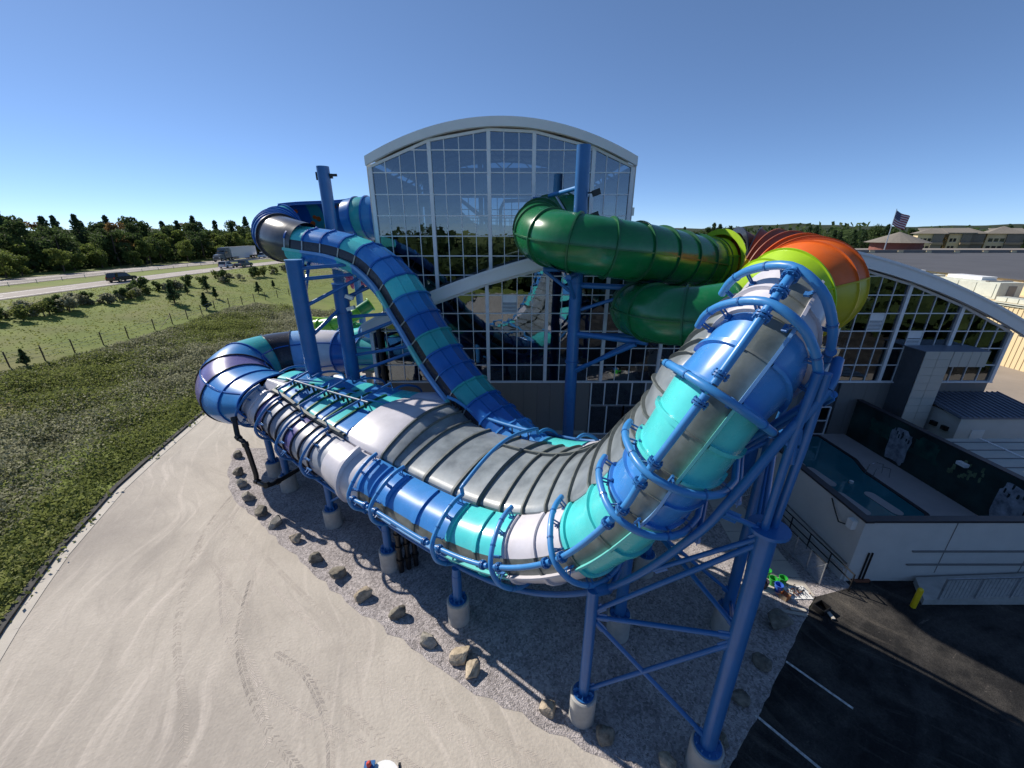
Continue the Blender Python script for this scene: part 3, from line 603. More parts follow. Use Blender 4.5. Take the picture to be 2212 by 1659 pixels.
# ramp beside the front pool wall, with its railing
ramp = empty('service_ramp'); tag(ramp, 'grey concrete service ramp with mesh railing along the pool court front', 'ramp')
b = MB(); b.add([(18.3, 13.85, 0.02), (36, 13.85, 0.02), (36, 12.7, 0.02), (17.6, 12.7, 0.02), (18.3, 13.85, 0.35), (36, 13.85, 1.2), (36, 12.7, 1.2), (17.6, 12.7, 0.3)], [(0, 1, 2, 3), (4, 5, 6, 7), (0, 1, 5, 4), (1, 2, 6, 5), (2, 3, 7, 6), (3, 0, 4, 7)])
b.build('slab', 'concrete', ramp)
for z in (1.0, 1.75):
    MB().box((26.5, 13.94, z), (17.5, 0.08, 0.06)).build('wall_rail', 'panel_grey', ramp)
for i in range(12):
    x = 18.2 + i * 1.5; MB().box((x, 12.72, 0.85 + 0.05 * i), (0.05, 0.05, 1.15)).build('rail_post', 'galv', ramp)
MB().bar((18.2, 12.72, 1.42), (35.5, 12.72, 1.42 + 0.62), 0.05).build('top_rail', 'galv', ramp)
mb = MB()
for i in range(105):
    x = 18.25 + i * 0.165; z0 = 0.36 + 0.036 * (x - 18.2); mb.box((x, 12.72, z0 + 0.5), (0.012, 0.012, 1.05))
tag(mb.build('mesh_wires', 'galv', ramp), kind='stuff')

# ------------------------------------------------------------------ buildings behind
beige = empty('beige_warehouse'); tag(beige, 'beige ribbed metal building right of the hall with big dark flat roof', 'building')
MB().box((90, 43, 3.45), (63, 44, 6.9)).build('lower_wall', 'beige', beige)
rib = MB().box((0, 0, 3.45), (0.06, 0.14, 6.9)).mesh('wall_rib', 'beige')
for i in range(88): inst(rib, 'wall_rib', beige, (58.47, 21.3 + i * 0.5, 0))
MB().box((90, 43, 6.96), (63.4, 44.4, 0.12)).build('lower_roof', 'beige', beige)
MB().box((58.45, 43, 6.95), (0.3, 44.6, 0.3)).build('gutter', 'hvac', beige)
MB().box((123.5, 82, 4.45), (110, 90, 8.9)).build('upper_wall', 'beige', beige)
MB().box((123.4, 82, 8.95), (110.4, 90.4, 0.12)).build('upper_roof', 'roof_dark', beige)
MB().box((123, 127, 9.4), (110, 0.6, 0.9)).build('parapet', 'brown_roof', beige)
for i in range(12): MB().box((74 + i * 8.5, 126.5, 9.25), (1.6, 0.5, 0.7)).build('roof_opening', 'beige', beige)
for (x, y, lab) in ((62.3, 64.5, 'pale rooftop air handler farther along the beige roof'), (62.0, 54.5, 'pale rooftop air handler with shaded grey end on the beige roof')):
    h = empty('air_handler'); tag(h, lab, 'air conditioner', 'rooftop air handlers'); L_ = 7.5
    MB().box((x, y, 8.05), (3.0, L_, 2.0)).build('cabinet', 'hvac', h); MB().box((x + 0.4, y + 1.5, 9.25), (2.0, 4.4, 0.4)).build('hood', 'white_paint', h)
    MB().box((x, y - L_ * 0.3, 9.1), (3.1, 0.4, 0.12)).build('seam', 'panel_grey', h); MB().box((x + 0.2, y - L_ / 2 - 0.03, 8.0), (1.0, 0.06, 1.3)).build('end_grille', 'panel_grey', h)
    for k in range(3): MB().box((x - 1.53, y - L_ * 0.32 + k * L_ * 0.3, 8.05), (0.06, L_ * 0.26, 1.6)).build('access_panel', 'hvac', h)
dk = empty('roof_duct'); tag(dk, 'row of pale duct covers along the edge of the beige roof', 'duct')
for k in range(9): MB().box((60.2, 49.2 - k * 1.2, 7.3), (1.4, 1.1, 0.5)).build('duct_section', 'hvac', dk)
back = empty('resort_block'); tag(back, 'low brown flat roofed block beyond the dark roof', 'building')
MB().box((150, 150, 4.2), (230, 40, 8.4)).build('wall', 'brown_roof', back); MB().box((150, 150, 8.5), (232, 42, 0.25)).build('roof', 'brown_roof', back)
gz = empty('pavilion'); tag(gz, 'round pavilion with conical grey roof on dark red base', 'building')
gx, gy = (135.909, 150.000, 10.404)[0], 150
MB().cyl((gx, gy, 8.5), (gx, gy, 11.6), 7.2, 20).build('drum', 'red_brick', gz); 
b = MB(); n = 20; vs = [(gx, gy, 14.9)] + [(gx + 9.2 * math.cos(2 * math.pi * k / n), gy + 9.2 * math.sin(2 * math.pi * k / n), 11.4) for k in range(n)]
b.add(vs, [(0, 1 + k, 1 + (k + 1) % n) for k in range(n)] + [tuple(range(n, 0, -1))]); b.build('roof', 'shingle', gz)
def house(xc, yc, w, d, zb, h, rh, lab, balcony=True, kind=0):
    t = empty('resort_house', (xc, yc, zb), -0.55); tag(t, lab, 'house', 'resort houses by the trees')
    MB().box((0, 0, h / 2), (w, d, h)).build('wall', 'beige', t)
    MB().box((w * 0.28, -d / 2 - 0.3, h / 2), (w * 0.42, 0.8, h * 0.96)).build('recess_shade', 'shingle', t)  # raised dark box; the set-back is only shade put into its colour
    e = 1.2; b = MB()
    if kind: apex = [(0, 0, h + rh)]; base = [(-w / 2 - e, -d / 2 - e, h), (w / 2 + e, -d / 2 - e, h), (w / 2 + e, d / 2 + e, h), (-w / 2 - e, d / 2 + e, h)]; b.add(apex + base, [(0, 1, 2), (0, 2, 3), (0, 3, 4), (0, 4, 1), (4, 3, 2, 1)])
    else: b.add([(-w / 2 - e, -d / 2 - e, h), (w / 2 + e, -d / 2 - e, h), (w / 2 + e, d / 2 + e, h + rh), (-w / 2 - e, d / 2 + e, h + rh), (-w / 2 - e, -d / 2 - e, h + 0.4), (w / 2 + e, -d / 2 - e, h + 0.4), (w / 2 + e, d / 2 + e, h + rh + 0.4), (-w / 2 - e, d / 2 + e, h + rh + 0.4)], [(0, 1, 2, 3), (4, 5, 6, 7), (0, 1, 5, 4), (1, 2, 6, 5), (2, 3, 7, 6), (3, 0, 4, 7)])
    b.build('roof', 'shingle', t)
    for k in range(3 if kind else 2):
        for j in range(2):
            wx = -w * 0.36 + k * w * 0.17
            f = MB().box((wx, -d / 2 - 0.05, h * (0.3 + 0.38 * j)), (w * 0.12, 0.12, h * 0.17)).build('window', 'glass_car', t); MB().box((wx, -d / 2 - 0.1, h * (0.3 + 0.38 * j) - h * 0.1), (w * 0.14, 0.16, 0.15)).build('sill', 'white_paint', f)
    for k in range(2):
        for j in range(2): MB().box((-w / 2 - 0.04, -d * 0.25 + k * d * 0.5, h * (0.32 + 0.38 * j)), (0.1, d * 0.22, h * 0.14)).build('window', 'glass_car', t)
    if balcony: 
        for j in range(2): MB().box((w * 0.28, -d / 2 - 1.0, h * (0.12 + 0.4 * j)), (w * 0.44, 1.0, 0.9)).build('balcony', 'wood', t)
YH = 195
for i, (u, w, rh, kd, lab) in enumerate(((2000, 12, 2.2, 1, 'leftmost cream resort house below the flag'), (2030, 9, 2, 0, 'cream resort house with sloped grey roof, second from the flag'), (2062, 10, 2, 0, 'cream resort house with open balconies, third from the flag'), (2104, 15, 2.6, 1, 'wide cream resort house with double grey roof'), (2155, 15, 3.2, 1, 'round fronted peach resort house with pointed roof'), (2196, 12, 2.0, 0, 'peach resort house at the picture right edge'))):
    p = (u - 1106) / 865.0 * YH / 1.06
    house(p, YH + (i % 2) * 5, w * 0.72, 8, 5.5, 8.6, rh, lab, kind=kd)
fp = empty('flagpole'); tag(fp, 'tall grey flagpole rising over the treeline', 'flagpole')
fb = ((116.906, 130.000, 12.355)[0], 130); ft = (114.637, 130.000, 21.059)
MB().tube([(ft[0], 130, 9), (ft[0], 130, ft[2])], [0.16, 0.07], 8).build('pole', 'galv', fp); MB().cyl((ft[0], 130, ft[2]), (ft[0], 130, ft[2] + 0.25), 0.14, 8).build('finial', 'chrome', fp)
fl = empty('flag'); tag(fl, 'red white and blue striped flag waving on the flagpole', 'flag')
FW, FH = 5.2, 4.0
def fpt(u, v): return (ft[0] + 0.1 + u * FW * 0.85, 130 + 0.5 * math.sin(u * 6.0 + v) * u, ft[2] - 0.15 - v * FH - u * 1.9 - 0.25 * math.sin(u * 5) * u)
for k in range(13):
    b = MB(); u0 = 0.42 if k < 7 else 0.0
    rows = [[fpt(u0 + (1 - u0) * i / 10, (k + e) / 13.0) for i in range(11)] for e in (0, 1)]
    b.loft(rows); b.build('stripe', 'flag_red' if k % 2 == 0 else 'flag_white', fl)
b = MB(); b.loft([[fpt(0.42 * i / 6, 7 / 13.0 * j / 5) for i in range(7)] for j in range(6)]); cn = b.build('canton', 'flag_blue', fl)
for j in range(5):
    for i in range(6):
        c = fpt(0.04 + 0.42 * 0.16 * i, (0.5 + j) / 5 * 7 / 13.0); MB().box((c[0], c[1] - 0.03, c[2]), (0.12, 0.03, 0.12)).build('star', 'flag_white', cn)

# ------------------------------------------------------------------ the wave slide (wide covered channel climbing into a ramp)
# stations: front stringer point, tangent, inward normal, outward side axis, roof width
ST = [
    ((-15.714, 20.631, 5.138), (0.856, -0.507, -0.099), (-0.065, -0.296, 0.953), (-0.512, -0.810, -0.286), 1.30),
    ((-14.024, 19.549, 4.902), (0.846, -0.519, -0.124), (-0.035, -0.287, 0.957), (-0.532, -0.805, -0.261), 2.00),
    ((-12.219, 18.162, 4.554), (0.817, -0.576, 0.002), (-0.123, -0.170, 0.978), (-0.563, -0.799, -0.210), 3.30),
    ((-10.247, 16.709, 4.447), (0.823, -0.564, 0.072), (-0.145, -0.086, 0.986), (-0.550, -0.821, -0.153), 4.30),
    ((-7.105, 14.507, 4.252), (0.855, -0.518, 0.038), (-0.104, -0.100, 0.990), (-0.509, -0.850, -0.139), 5.60),
    ((-5.866, 13.672, 4.295), (0.841, -0.539, -0.039), (0.029, -0.027, 0.999), (-0.540, -0.842, -0.007), 5.90),
    ((-2.883, 11.419, 4.439), (0.829, -0.542, 0.137), (-0.117, 0.071, 0.991), (-0.547, -0.837, -0.005), 5.90),
    ((-0.677, 9.831, 5.051), (0.776, -0.467, 0.424), (-0.356, 0.230, 0.906), (-0.520, -0.854, 0.013), 5.90),
    ((1.151, 8.534, 6.573), (0.599, -0.336, 0.727), (-0.612, 0.394, 0.686), (-0.516, -0.856, 0.030), 5.60),
    ((2.360, 7.476, 8.922), (0.329, -0.153, 0.932), (-0.801, 0.477, 0.362), (-0.500, -0.865, 0.035), 4.80),
    ((2.823, 7.157, 10.288), (0.321, -0.088, 0.943), (-0.800, 0.507, 0.320), (-0.507, -0.857, 0.092), 4.00),
    ((3.707, 6.966, 12.245), (0.543, 0.080, 0.836), (-0.762, 0.465, 0.451), (-0.352, -0.882, 0.313), 3.40),
    ((4.688, 7.285, 13.780), (0.767, 0.356, 0.533), (-0.626, 0.597, 0.502), (-0.140, -0.719, 0.681), 3.00),
    ((5.307, 7.758, 14.363), (0.848, 0.281, 0.449), (-0.516, 0.627, 0.583), (-0.118, -0.726, 0.678), 2.80),
]
SA = np.array([[*s[0], *s[2], *s[3], s[4]] for s in ST])
def stn(x):
    i = int(min(max(math.floor(x), 0), len(SA) - 2)); u = x - i
    E = lambda k: SA[k] if 0 <= k < len(SA) else (2 * SA[0] - SA[1] if k < 0 else 2 * SA[-1] - SA[-2])
    p0, p1, p2, p3 = E(i - 1), E(i), E(i + 1), E(i + 2)
    if u < 0 or u > 1: q = p1 + (p2 - p1) * u
    else: q = 0.5 * (2 * p1 + (p2 - p0) * u + (2 * p0 - 5 * p1 + 4 * p2 - p3) * u * u + (3 * p1 - p0 - 3 * p2 + p3) * u ** 3)
    o = Vector(q[:3]); n = Vector(q[3:6]).normalized(); b = Vector(q[6:9]); b = (b - n * b.dot(n)).normalized(); return o, n, b, max(0.9, float(q[9]))
def wp(x, p, sc=1.0):
    o, n, b, W = stn(x); c = -(W + 3.88) / 2
    return o + b * (c + (p[0] - c) * sc) + n * ((p[1] + 0.3) * sc - 0.3)
def mir(x, p): return (-(stn(x)[3] + 3.88) - p[0], p[1])
FU = [(-2.10, 0.50), (-2.0, 0.60), (-1.7, 0.60), (-1.3, 0.53), (-0.95, 0.40), (-0.68, 0.20), (-0.50, -0.06)]
WS = [(-0.50, -0.06), (-0.44, -0.2), (-0.41, -0.4), (-0.41, -0.58)]
LG = [(-0.42, -0.58), (-0.24, -0.56), (-0.24, -0.62), (-0.42, -0.66)]
LO = [(-0.42, -0.64), (-0.52, -0.92), (-0.80, -1.15), (-1.3, -1.36), (-2.0, -1.48)]
RING = [(-1.94, 0.95), (-1.45, 0.93), (-0.95, 0.78), (-0.5, 0.52), (-0.18, 0.26), (0, 0), (0.03, -0.35), (-0.06, -0.7), (-0.28, -1.0), (-0.62, -1.3), (-1.1, -1.55), (-1.9, -1.75)]
def smooth2(P, n): return [tuple(p) for p in catmull([(a, b, 0) for a, b in P], n)[:, :2]]
FUs, LOs, RGs = smooth2(FU, 14), smooth2(LO, 9), smooth2(RING, 30)
def roofsec(x, n=18, h=0.075):
    W = stn(x)[3]; out = [(-2.12, 0.44), (-2.14, 0.60), (-2.25, 0.70)]; bm = -(W + 3.88) / 2
    left = -2.4; L = bm - left
    for k in range(n + 1):
        u = k / n; out.append((left + 2 * L * u, 0.76 + h * W * math.sin(math.pi * u) ** 0.9))
    out += [mir(x, p) for p in ((-2.25, 0.70), (-2.14, 0.60), (-2.12, 0.44))]
    return out
wave = empty('wave_slide', (-2, 14, 0)); wave.location = (0, 0, 0)
tag(wave, 'wide covered blue, teal and white wave slide sweeping from the dip up the steep ramp', 'water slide')
def strip(x0, x1, poly, mt, nm, side=1, nsub=6, sc=1.0, par=None, scf=None):
    rows = []
    for k in range(nsub + 1):
        x = x0 + (x1 - x0) * k / nsub; s = scf(k / nsub) if scf else sc
        rows.append([wp(x, p if side > 0 else mir(x, p), s) for p in poly])
    b = MB(); b.loft(rows); return b.build(nm, mt, par or wave, smooth=40)
def rib(x, poly, mt, nm, w=0.035, d=0.12, side=1, par=None, inner=0.0):
    """raised flange across the slide at station x, standing d proud of poly."""
    rows = []
    for dx in (-w, w):
        o, n, b, W = stn(x + dx); P = [p if side > 0 else mir(x + dx, p) for p in poly]; lo, hi = [], []
        cx = -(W + 3.88) / 2
        for i, p in enumerate(P):
            a = P[max(0, i - 1)]; e = P[min(len(P) - 1, i + 1)]; tx, ty = e[0] - a[0], e[1] - a[1]; L = math.hypot(tx, ty) or 1
            nx_, ny_ = -ty / L, tx / L
            if (p[0] - cx) * nx_ + (p[1] + 0.4) * ny_ < 0: nx_, ny_ = -nx_, -ny_
            lo.append(o + b * (p[0] - nx_ * inner) + n * (p[1] - ny_ * inner)); hi.append(o + b * (p[0] + nx_ * d) + n * (p[1] + ny_ * d))
        rows += [lo, hi] if dx < 0 else [hi, lo]
    b_ = MB(); b_.loft(rows + [rows[0]]); return b_.build(nm, mt, par or wave, smooth=50)
sections = [(4.0, 5.1, 'panel_blue'), (5.1, 6.08, 'panel_blue'), (6.08, 7.06, 'panel_teal'), (7.06, 8.06, 'panel_white'), (8.06, 8.98, 'panel_teal'), (8.98, 10.0, 'panel_blue'), (10.0, 11.04, 'panel_teal'), (11.04, 12.1, 'panel_blue'), (12.1, 13.5, 'panel_white')]
lipc = {'panel_blue': 'lip_blue', 'panel_teal': 'lip_teal', 'panel_white': 'panel_white'}
for (a, c, mt) in sections:
    for sd, nm in ((1, 'front'), (-1, 'rear')):
        strip(a, c, FUs, mt, nm + '_panel', sd, 8)
        strip(a, c, smooth2(WS, 5), 'window_strip', nm + '_window_strip', sd, 8)
        strip(a, c, LG, lipc[mt], nm + '_ledge', sd, 8)
        strip(a, c, LOs, mt, nm + '_lower_panel', sd, 8)
        if sd > 0:
            for x in (a + 0.02, (a + c) / 2 if c - a > 0.9 else None):
                if x: rib(x, FUs, mt, 'panel_flange', 0.028, 0.09); rib(x, smooth2(WS, 5), 'flange_grey', 'window_flange', 0.015, 0.04); rib(x, LOs, mt, 'lower_flange', 0.022, 0.08)
    strip(a, c, [(-2.0, -1.48), (-2.6, -1.52)] + [mir(a, p) for p in ((-2.6, -1.52), (-2.0, -1.48))], mt, 'floor_panel', 1, 8)
x = 4.0; k = 0
while x < 13.2:
    x2 = min(13.35, x + 0.44); rows = [roofsec(x + (x2 - x) * j / 5) for j in range(6)]
    b = MB(); b.loft([[wp(x + (x2 - x) * j / 5, p) for p in rows[j]] for j in range(6)]); b.build('roof_panel', 'grey_poly', wave, smooth=40)
    rib(x + 0.01, roofsec(x), 'flange_grey', 'roof_rib', 0.015, 0.11)
    x = x2; k += 1
# curb running along the crown of the roof in the dip
b = MB(); rows = []
for j in range(21):
    x = 5.75 + 3.6 * j / 20; W = stn(x)[3]; c = -(W + 3.88) / 2 - 0.12 * W; z = 0.76 + 0.070 * W
    rows.append([wp(x, (c - 0.05, z)), wp(x, (c - 0.05, z + 0.12)), wp(x, (c + 0.05, z + 0.12)), wp(x, (c + 0.05, z))])
b.loft(rows); b.build('crown_rib', 'flange_grey', wave, smooth=50)
# end collar at the ramp top
b = MB(); xE = 13.5; outl = FUs + WS[1:] + LOs[1:]; full = outl + [mir(xE, p) for p in outl[::-1]] + roofsec(xE)[::-1]
b.loft([[wp(xE, p, 1.0) for p in full], [wp(xE + 0.02, p, 0.94) for p in full]], close=True); b.build('end_collar', 'panel_white', wave, smooth=40)
# white flare joining the narrow tube
fl_s = lambda u: 1.0 + 0.05 * math.sin(math.pi * min(1, u * 0.9 + 0.08)) ** 0.8
allf = FUs + WS[1:] + LOs[1:]
for (a, c) in ((3.28, 3.66), (3.66, 4.0)):
    f = (lambda a_, c_: (lambda u: fl_s((a_ + (c_ - a_) * u - 3.28) / 0.72)))(a, c)
    strip(a, c, allf, 'panel_white', 'flare_panel', 1, 8, scf=f); strip(a, c, allf, 'panel_white', 'flare_panel', -1, 8, scf=f)
    rows = []
    for j in range(9):
        x = a + (c - a) * j / 8; rows.append([wp(x, p, f(j / 8)) for p in roofsec(x)])
    b = MB(); b.loft(rows); b.build('flare_roof', 'panel_white', wave, smooth=40)
rib(3.66, allf, 'panel_white', 'flare_flange', 0.02, 0.36)
# narrow ribbed tube section on the left with its lattice roof
tcol = ['panel_white', 'panel_white', 'flume_purple', 'grey_tube', 'grey_tube', 'grey_tube', 'flume_purple', 'grey_tube', 'grey_tube', 'grey_tube']
for k in range(10):
    a, c = -0.12 + k * 3.4 / 10, -0.12 + (k + 1) * 3.4 / 10
    for sd in (1, -1): strip(a, c, allf, tcol[k] if sd > 0 else ('panel_teal', 'panel_blue', 'flume_mid')[k % 3], 'tube_panel', sd, 4)
    rib(a + 0.015, allf, 'flume_dark' if k > 1 else 'panel_white', 'tube_flange', 0.016, 0.09)
    strip(a, c, [(-2.0, -1.48), (-2.6, -1.52)] + [mir(a, p) for p in ((-2.6, -1.52), (-2.0, -1.48))], 'grey_tube', 'floor_panel', 1, 3)
    if k < 2: 
        rows = [[wp(a + (c - a) * j / 3, p) for p in roofsec(a + (c - a) * j / 3)] for j in range(4)]; b = MB(); b.loft(rows); b.build('roof_panel', 'panel_white', wave, smooth=40)
for k in range(8):
    a, c = 0.44 + k * 2.84 / 8, 0.44 + (k + 1) * 2.84 / 8
    for r_ in range(2):
        rows = []
        for x in (a, (a + c) / 2, c):
            S = roofsec(x, h=0.02); m = len(S) // 2; rows.append([wp(x, p) for p in (S[:m + 1] if r_ == 0 else S[m:])])
        b = MB(); b.loft(rows); b.build('lattice_panel', ('panel_teal', 'panel_blue')[(k + r_) % 2] if k not in (2,) else 'flume_mid', wave, smooth=40)
    S = roofsec(a, h=0.02); rib(a, S[2:-2], 'green_flange', 'lattice_bar', 0.02, 0.08)
b = MB(); b.loft([[wp(0.44 + 2.84 * j / 10, q) for j in range(11)] for q in ((-2.05, 0.62), (-2.05, 0.86), (-2.2, 0.86), (-2.2, 0.62))]); b.build('edge_beam', 'flange_grey', wave)

# steel rings, stringers, roof pipes
def ring_at(x, r=0.115, brackets=True, half=True):
    pts = [wp(x, p) for p in RGs]; W = stn(x)[3]
    pts += [wp(x, mir(x, p)) for p in RGs[::-1]]
    o = MB().tube(pts, r, 10).build('support_ring', 'steel_blue_light' if x >= 4 else 'steel_blue', wave, smooth=50)
    if brackets:
        bb = MB()
        for k in (1, 6, 11, 16, 21, 26):
            p = RGs[k]; q = RGs[min(k + 1, 29)]; tx, ty = q[0] - p[0], q[1] - p[1]; L = math.hypot(tx, ty); s = (p[0] + 0.9) * (-ty) + (p[1] + 0.4) * tx
            nx_, ny_ = (-ty / L, tx / L); 
            if (p[0] + 1.2) * nx_ + (p[1] + 0.45) * ny_ > 0: nx_, ny_ = -nx_, -ny_
            for e in (-0.03, 0.03):
                bb.bar(wp(x + e, (p[0], p[1])), wp(x + e, (p[0] + nx_ * 0.36, p[1] + ny_ * 0.36)), 0.035)
            bb.bar(wp(x - 0.06, (p[0] + nx_ * 0.30, p[1] + ny_ * 0.30)), wp(x + 0.06, (p[0] + nx_ * 0.30, p[1] + ny_ * 0.30)), 0.1, 0.05)
        tag(bb.build('ring_brackets', 'steel_blue', o), kind='stuff')
        jb = MB()
        for k in (4, 9, 20, 25): jb.tube([wp(x, RGs[k]).lerp(wp(x, RGs[k + 1]), t_) for t_ in (0.0, 0.25)], r * 1.14, 10)
        tag(jb.build('weld_sleeve', 'steel_blue', o), kind='stuff')
    # toothed plate round the panel joint just behind the ring
    return o
ring_x = [0, 1, 2, 3, 4, 5, 6, 7, 8, 9, 10, 11, 12, 13]
for x in ring_x: ring_at(x, 0.07 if x < 4 else 0.088)
def disc(c, t, r, h=0.02):
    c, t = Vector(c), Vector(t).normalized(); return (c - t * h / 2, c + t * h / 2, r)
for i in range(4, 13):
    pts = [wp(i + 0.06 + 0.88 * k / 8, (0, 0)) for k in range(9)]
    o = MB().tube(pts, 0.085, 12).build('stringer_pipe', 'steel_blue_light', wave, smooth=50)
    for e, s in ((0, 1), (-1, -1)):
        fb_ = MB()
        t = pts[1] - pts[0] if e == 0 else pts[-1] - pts[-2]; q = pts[e] + t.normalized() * 0.16 * s
        a, c, r_ = disc(q, t, 0.155, 0.035); fb_.cyl(a, c, r_, 14); a, c, r_ = disc(q + t.normalized() * 0.06 * s, t, 0.155, 0.035); fb_.cyl(a, c, r_, 14)
        for m_ in range(8):
            an = 2 * math.pi * m_ / 8; tt = t.normalized(); xx = tt.orthogonal().normalized(); yy = tt.cross(xx); cc = q + tt * 0.035 * s + (xx * math.cos(an) + yy * math.sin(an)) * 0.128
            fb_.cyl(cc - tt * 0.08, cc + tt * 0.08, 0.02, 5)
        tag(fb_.build('pipe_flange', 'steel_blue', o, smooth=50), kind='stuff')
    pts2 = [wp(i + k / 8, (-1.0, -1.72)) for k in range(9)]
    MB().tube(pts2, 0.1, 10).build('keel_pipe', 'steel_blue', wave, smooth=50)
    pts3 = [wp(i + k / 8, mir(i + k / 8, (0, 0))) for k in range(9)]
    MB().tube(pts3, 0.1, 8).build('rear_stringer', 'steel_blue', wave, smooth=50)
for i in range(0, 4): MB().tube([wp(i + k / 4, (-0.5, -1.4)) for k in range(5)], 0.08, 8).build('keel_pipe', 'steel_blue', wave, smooth=50)
# pipe arching over the roof at the dip, with posts
W = stn(6)[3]; ar = [wp(6, (-1.94, 0.95)), wp(6, (-1.94, 1.25))] + [wp(6, (-2.1 - (W - 0.32) * u, 1.3 + 0.09 * W * math.sin(math.pi * u))) for u in np.linspace(0, 1, 15)] + [wp(6, mir(6, (-1.94, 1.25))), wp(6, mir(6, (-1.94, 0.95)))]
MB().tube(ar, 0.085, 10).build('arch_pipe', 'steel_blue_light', wave, smooth=50)
def hung(path_f, xs_, mt, nm, r=0.075, drop=0.35, n=12):
    P = [path_f(x) for x in xs_]; o = MB().tube(P, r, 10).build(nm, mt, wave, smooth=50); h = MB()
    for k in range(n):
        t = xs_[0] + (xs_[-1] - xs_[0]) * (k + 0.5) / n; p = Vector(path_f(t)); nn = stn(t)[1]; h.bar(p - nn * 0.02, p - nn * drop, 0.13, 0.06, up=nn)
    tag(h.build('hanger', 'black', o), kind='stuff')
hung(lambda x: wp(x, mir(x, (-2.5, 1.35))), list(np.linspace(4.05, 6.0, 9)), 'steel_blue_light', 'roof_pipe', 0.09, 0.5, 14)
hung(lambda x: wp(x, (-(stn(x)[3] + 3.88) / 2, 1.4)), list(np.linspace(0.75, 3.15, 9)), 'galv', 'roof_pipe', 0.06, 0.42, 16)
for x in (1, 2, 3):
    MB().tube([wp(x, (-1.94, 0.95)), wp(x, (-1.96, 1.42)), wp(x, mir(x, (-1.96, 1.42))), wp(x, mir(x, (-1.94, 0.95)))], 0.065, 8).build('cross_pipe', 'steel_blue', wave, smooth=50)
    pj = wp(x, (-(stn(x)[3] + 3.88) / 2 - 0.1, 1.42)); 
    for dx in (-0.45, 0.4): MB().cyl(pj, wp(x + dx, (-(stn(x + dx)[3] + 3.88) / 2 - 1.0, 0.95)), 0.04, 6).build('roof_brace', 'steel_blue_light', wave)

# ------------------------------------------------------------------ generic swept slides
def frames_of(P):
    out = []
    for i in range(len(P)):
        t = Vector(P[min(i + 1, len(P) - 1)][:3]) - Vector(P[max(i - 1, 0)][:3]); t.normalize()
        b = t.cross(Vector((0, 0, 1))).normalized(); n = b.cross(t); out.append((Vector(P[i][:3]), t, b, n, float(P[i][3]) if len(P[i]) > 3 else 1.0))
    return out
def sweep(fr, prof, nm, mt, par, sm=40, close=False):
    b = MB(); b.loft([[o + bb * p[0] + n * p[1] for p in (prof(r) if callable(prof) else prof)] for (o, t, bb, n, r) in fr], close=close); return b.build(nm, mt, par, smooth=sm)
def circ2(n=40):
    A = np.linspace(0, 2 * math.pi, n, endpoint=False); return lambda r: [(r[0] * math.cos(a), r[1] * math.sin(a)) for a in A]
def circ(a0=0, a1=360, n=36): 
    A = np.radians(np.linspace(a0, a1, n + (0 if a1 - a0 == 360 else 1), endpoint=(a1 - a0 != 360))); return lambda r: [(r * math.cos(a), r * math.sin(a)) for a in A]
def ringband(f0, r0, r1, w, nm, mt, par, n=36):
    o, t, b, nn, _ = f0; bm = MB(); rows = []
    for (rr, d) in ((r0, -w), (r1, -w), (r1, w), (r0, w), (r0, -w)): rows.append([o + t * d + (b * math.cos(a) + nn * math.sin(a)) * rr for a in np.linspace(0, 2 * math.pi, n, endpoint=False)])
    bm.loft(rows, close=True); return bm.build(nm, mt, par, smooth=50)
def tube_slide(root, pts, nseg, mats, fmat, sub=5, n=36, fl=0.1, seams=True):
    P = catmull(pts, nseg * sub + 1); fr = frames_of(P)
    for k in range(nseg):
        f = fr[k * sub:(k + 1) * sub + 1]; mt = mats[k % len(mats)]
        s = sweep(f, circ(0, 360, n), 'tube_segment', mt, root, close=True)
        ringband(f[0], f[0][4] - 0.02, f[0][4] + fl, 0.045, 'flange', fmat, root, n)
        if seams:
            for sd in (1, -1):
                bm = MB(); bm.loft([[o + b * sd * (r + q) + nn * z for q, z in ((-0.02, 0.035), (0.07, 0.035), (0.07, -0.035), (-0.02, -0.035))] for (o, t, b, nn, r) in f]); bm.build('seam_flange', fmat, s)
    ringband(fr[-1], fr[-1][4] - 0.02, fr[-1][4] + fl, 0.045, 'flange', fmat, root, n)
    return fr

# left bend: from the narrow tube round to the hall wall
o0, n0, b0, W0 = stn(-0.12); c0 = o0 + b0 * (-(W0 + 3.88) / 2) + n0 * (-0.42); 
bend = empty('bend_slide'); tag(bend, 'fat glossy blue bend with dark purple bands and white cone entering the hall wall', 'water slide')
bp = [(c0.x, c0.y, c0.z, 2.4, 1.2), (-16.9, 24.0, 5.0, 2.4, 1.75), (-18.6, 25.4, 5.1, 2.35, 2.1), (-19.2, 27.3, 5.4, 2.25, 2.25), (-18.2, 29.3, 5.7, 2.1, 2.1), (-16.0, 30.3, 5.9, 1.9, 1.95), (-13.6, 30.3, 6.1, 1.65, 1.7), (-11.6, 29.9, 6.1, 1.3, 1.3), (-9.8, 29.6, 6.1, 1.2, 1.2)]
bmats = ['flume_mid', 'panel_blue', 'flume_purple', 'flume_mid', 'flume_teal', 'flume_dark', 'lip_blue', 'panel_white', 'flume_blue', 'flume_teal']
BP = catmull(bp, 10 * 8 + 1); bfr = []
for i in range(len(BP)):
    t = Vector(BP[min(i + 1, len(BP) - 1)][:3]) - Vector(BP[max(i - 1, 0)][:3]); t.normalize(); bx = t.cross(Vector((0, 0, 1))).normalized(); bfr.append((Vector(BP[i][:3]), t, bx, bx.cross(t), (float(BP[i][3]), float(BP[i][4]))))
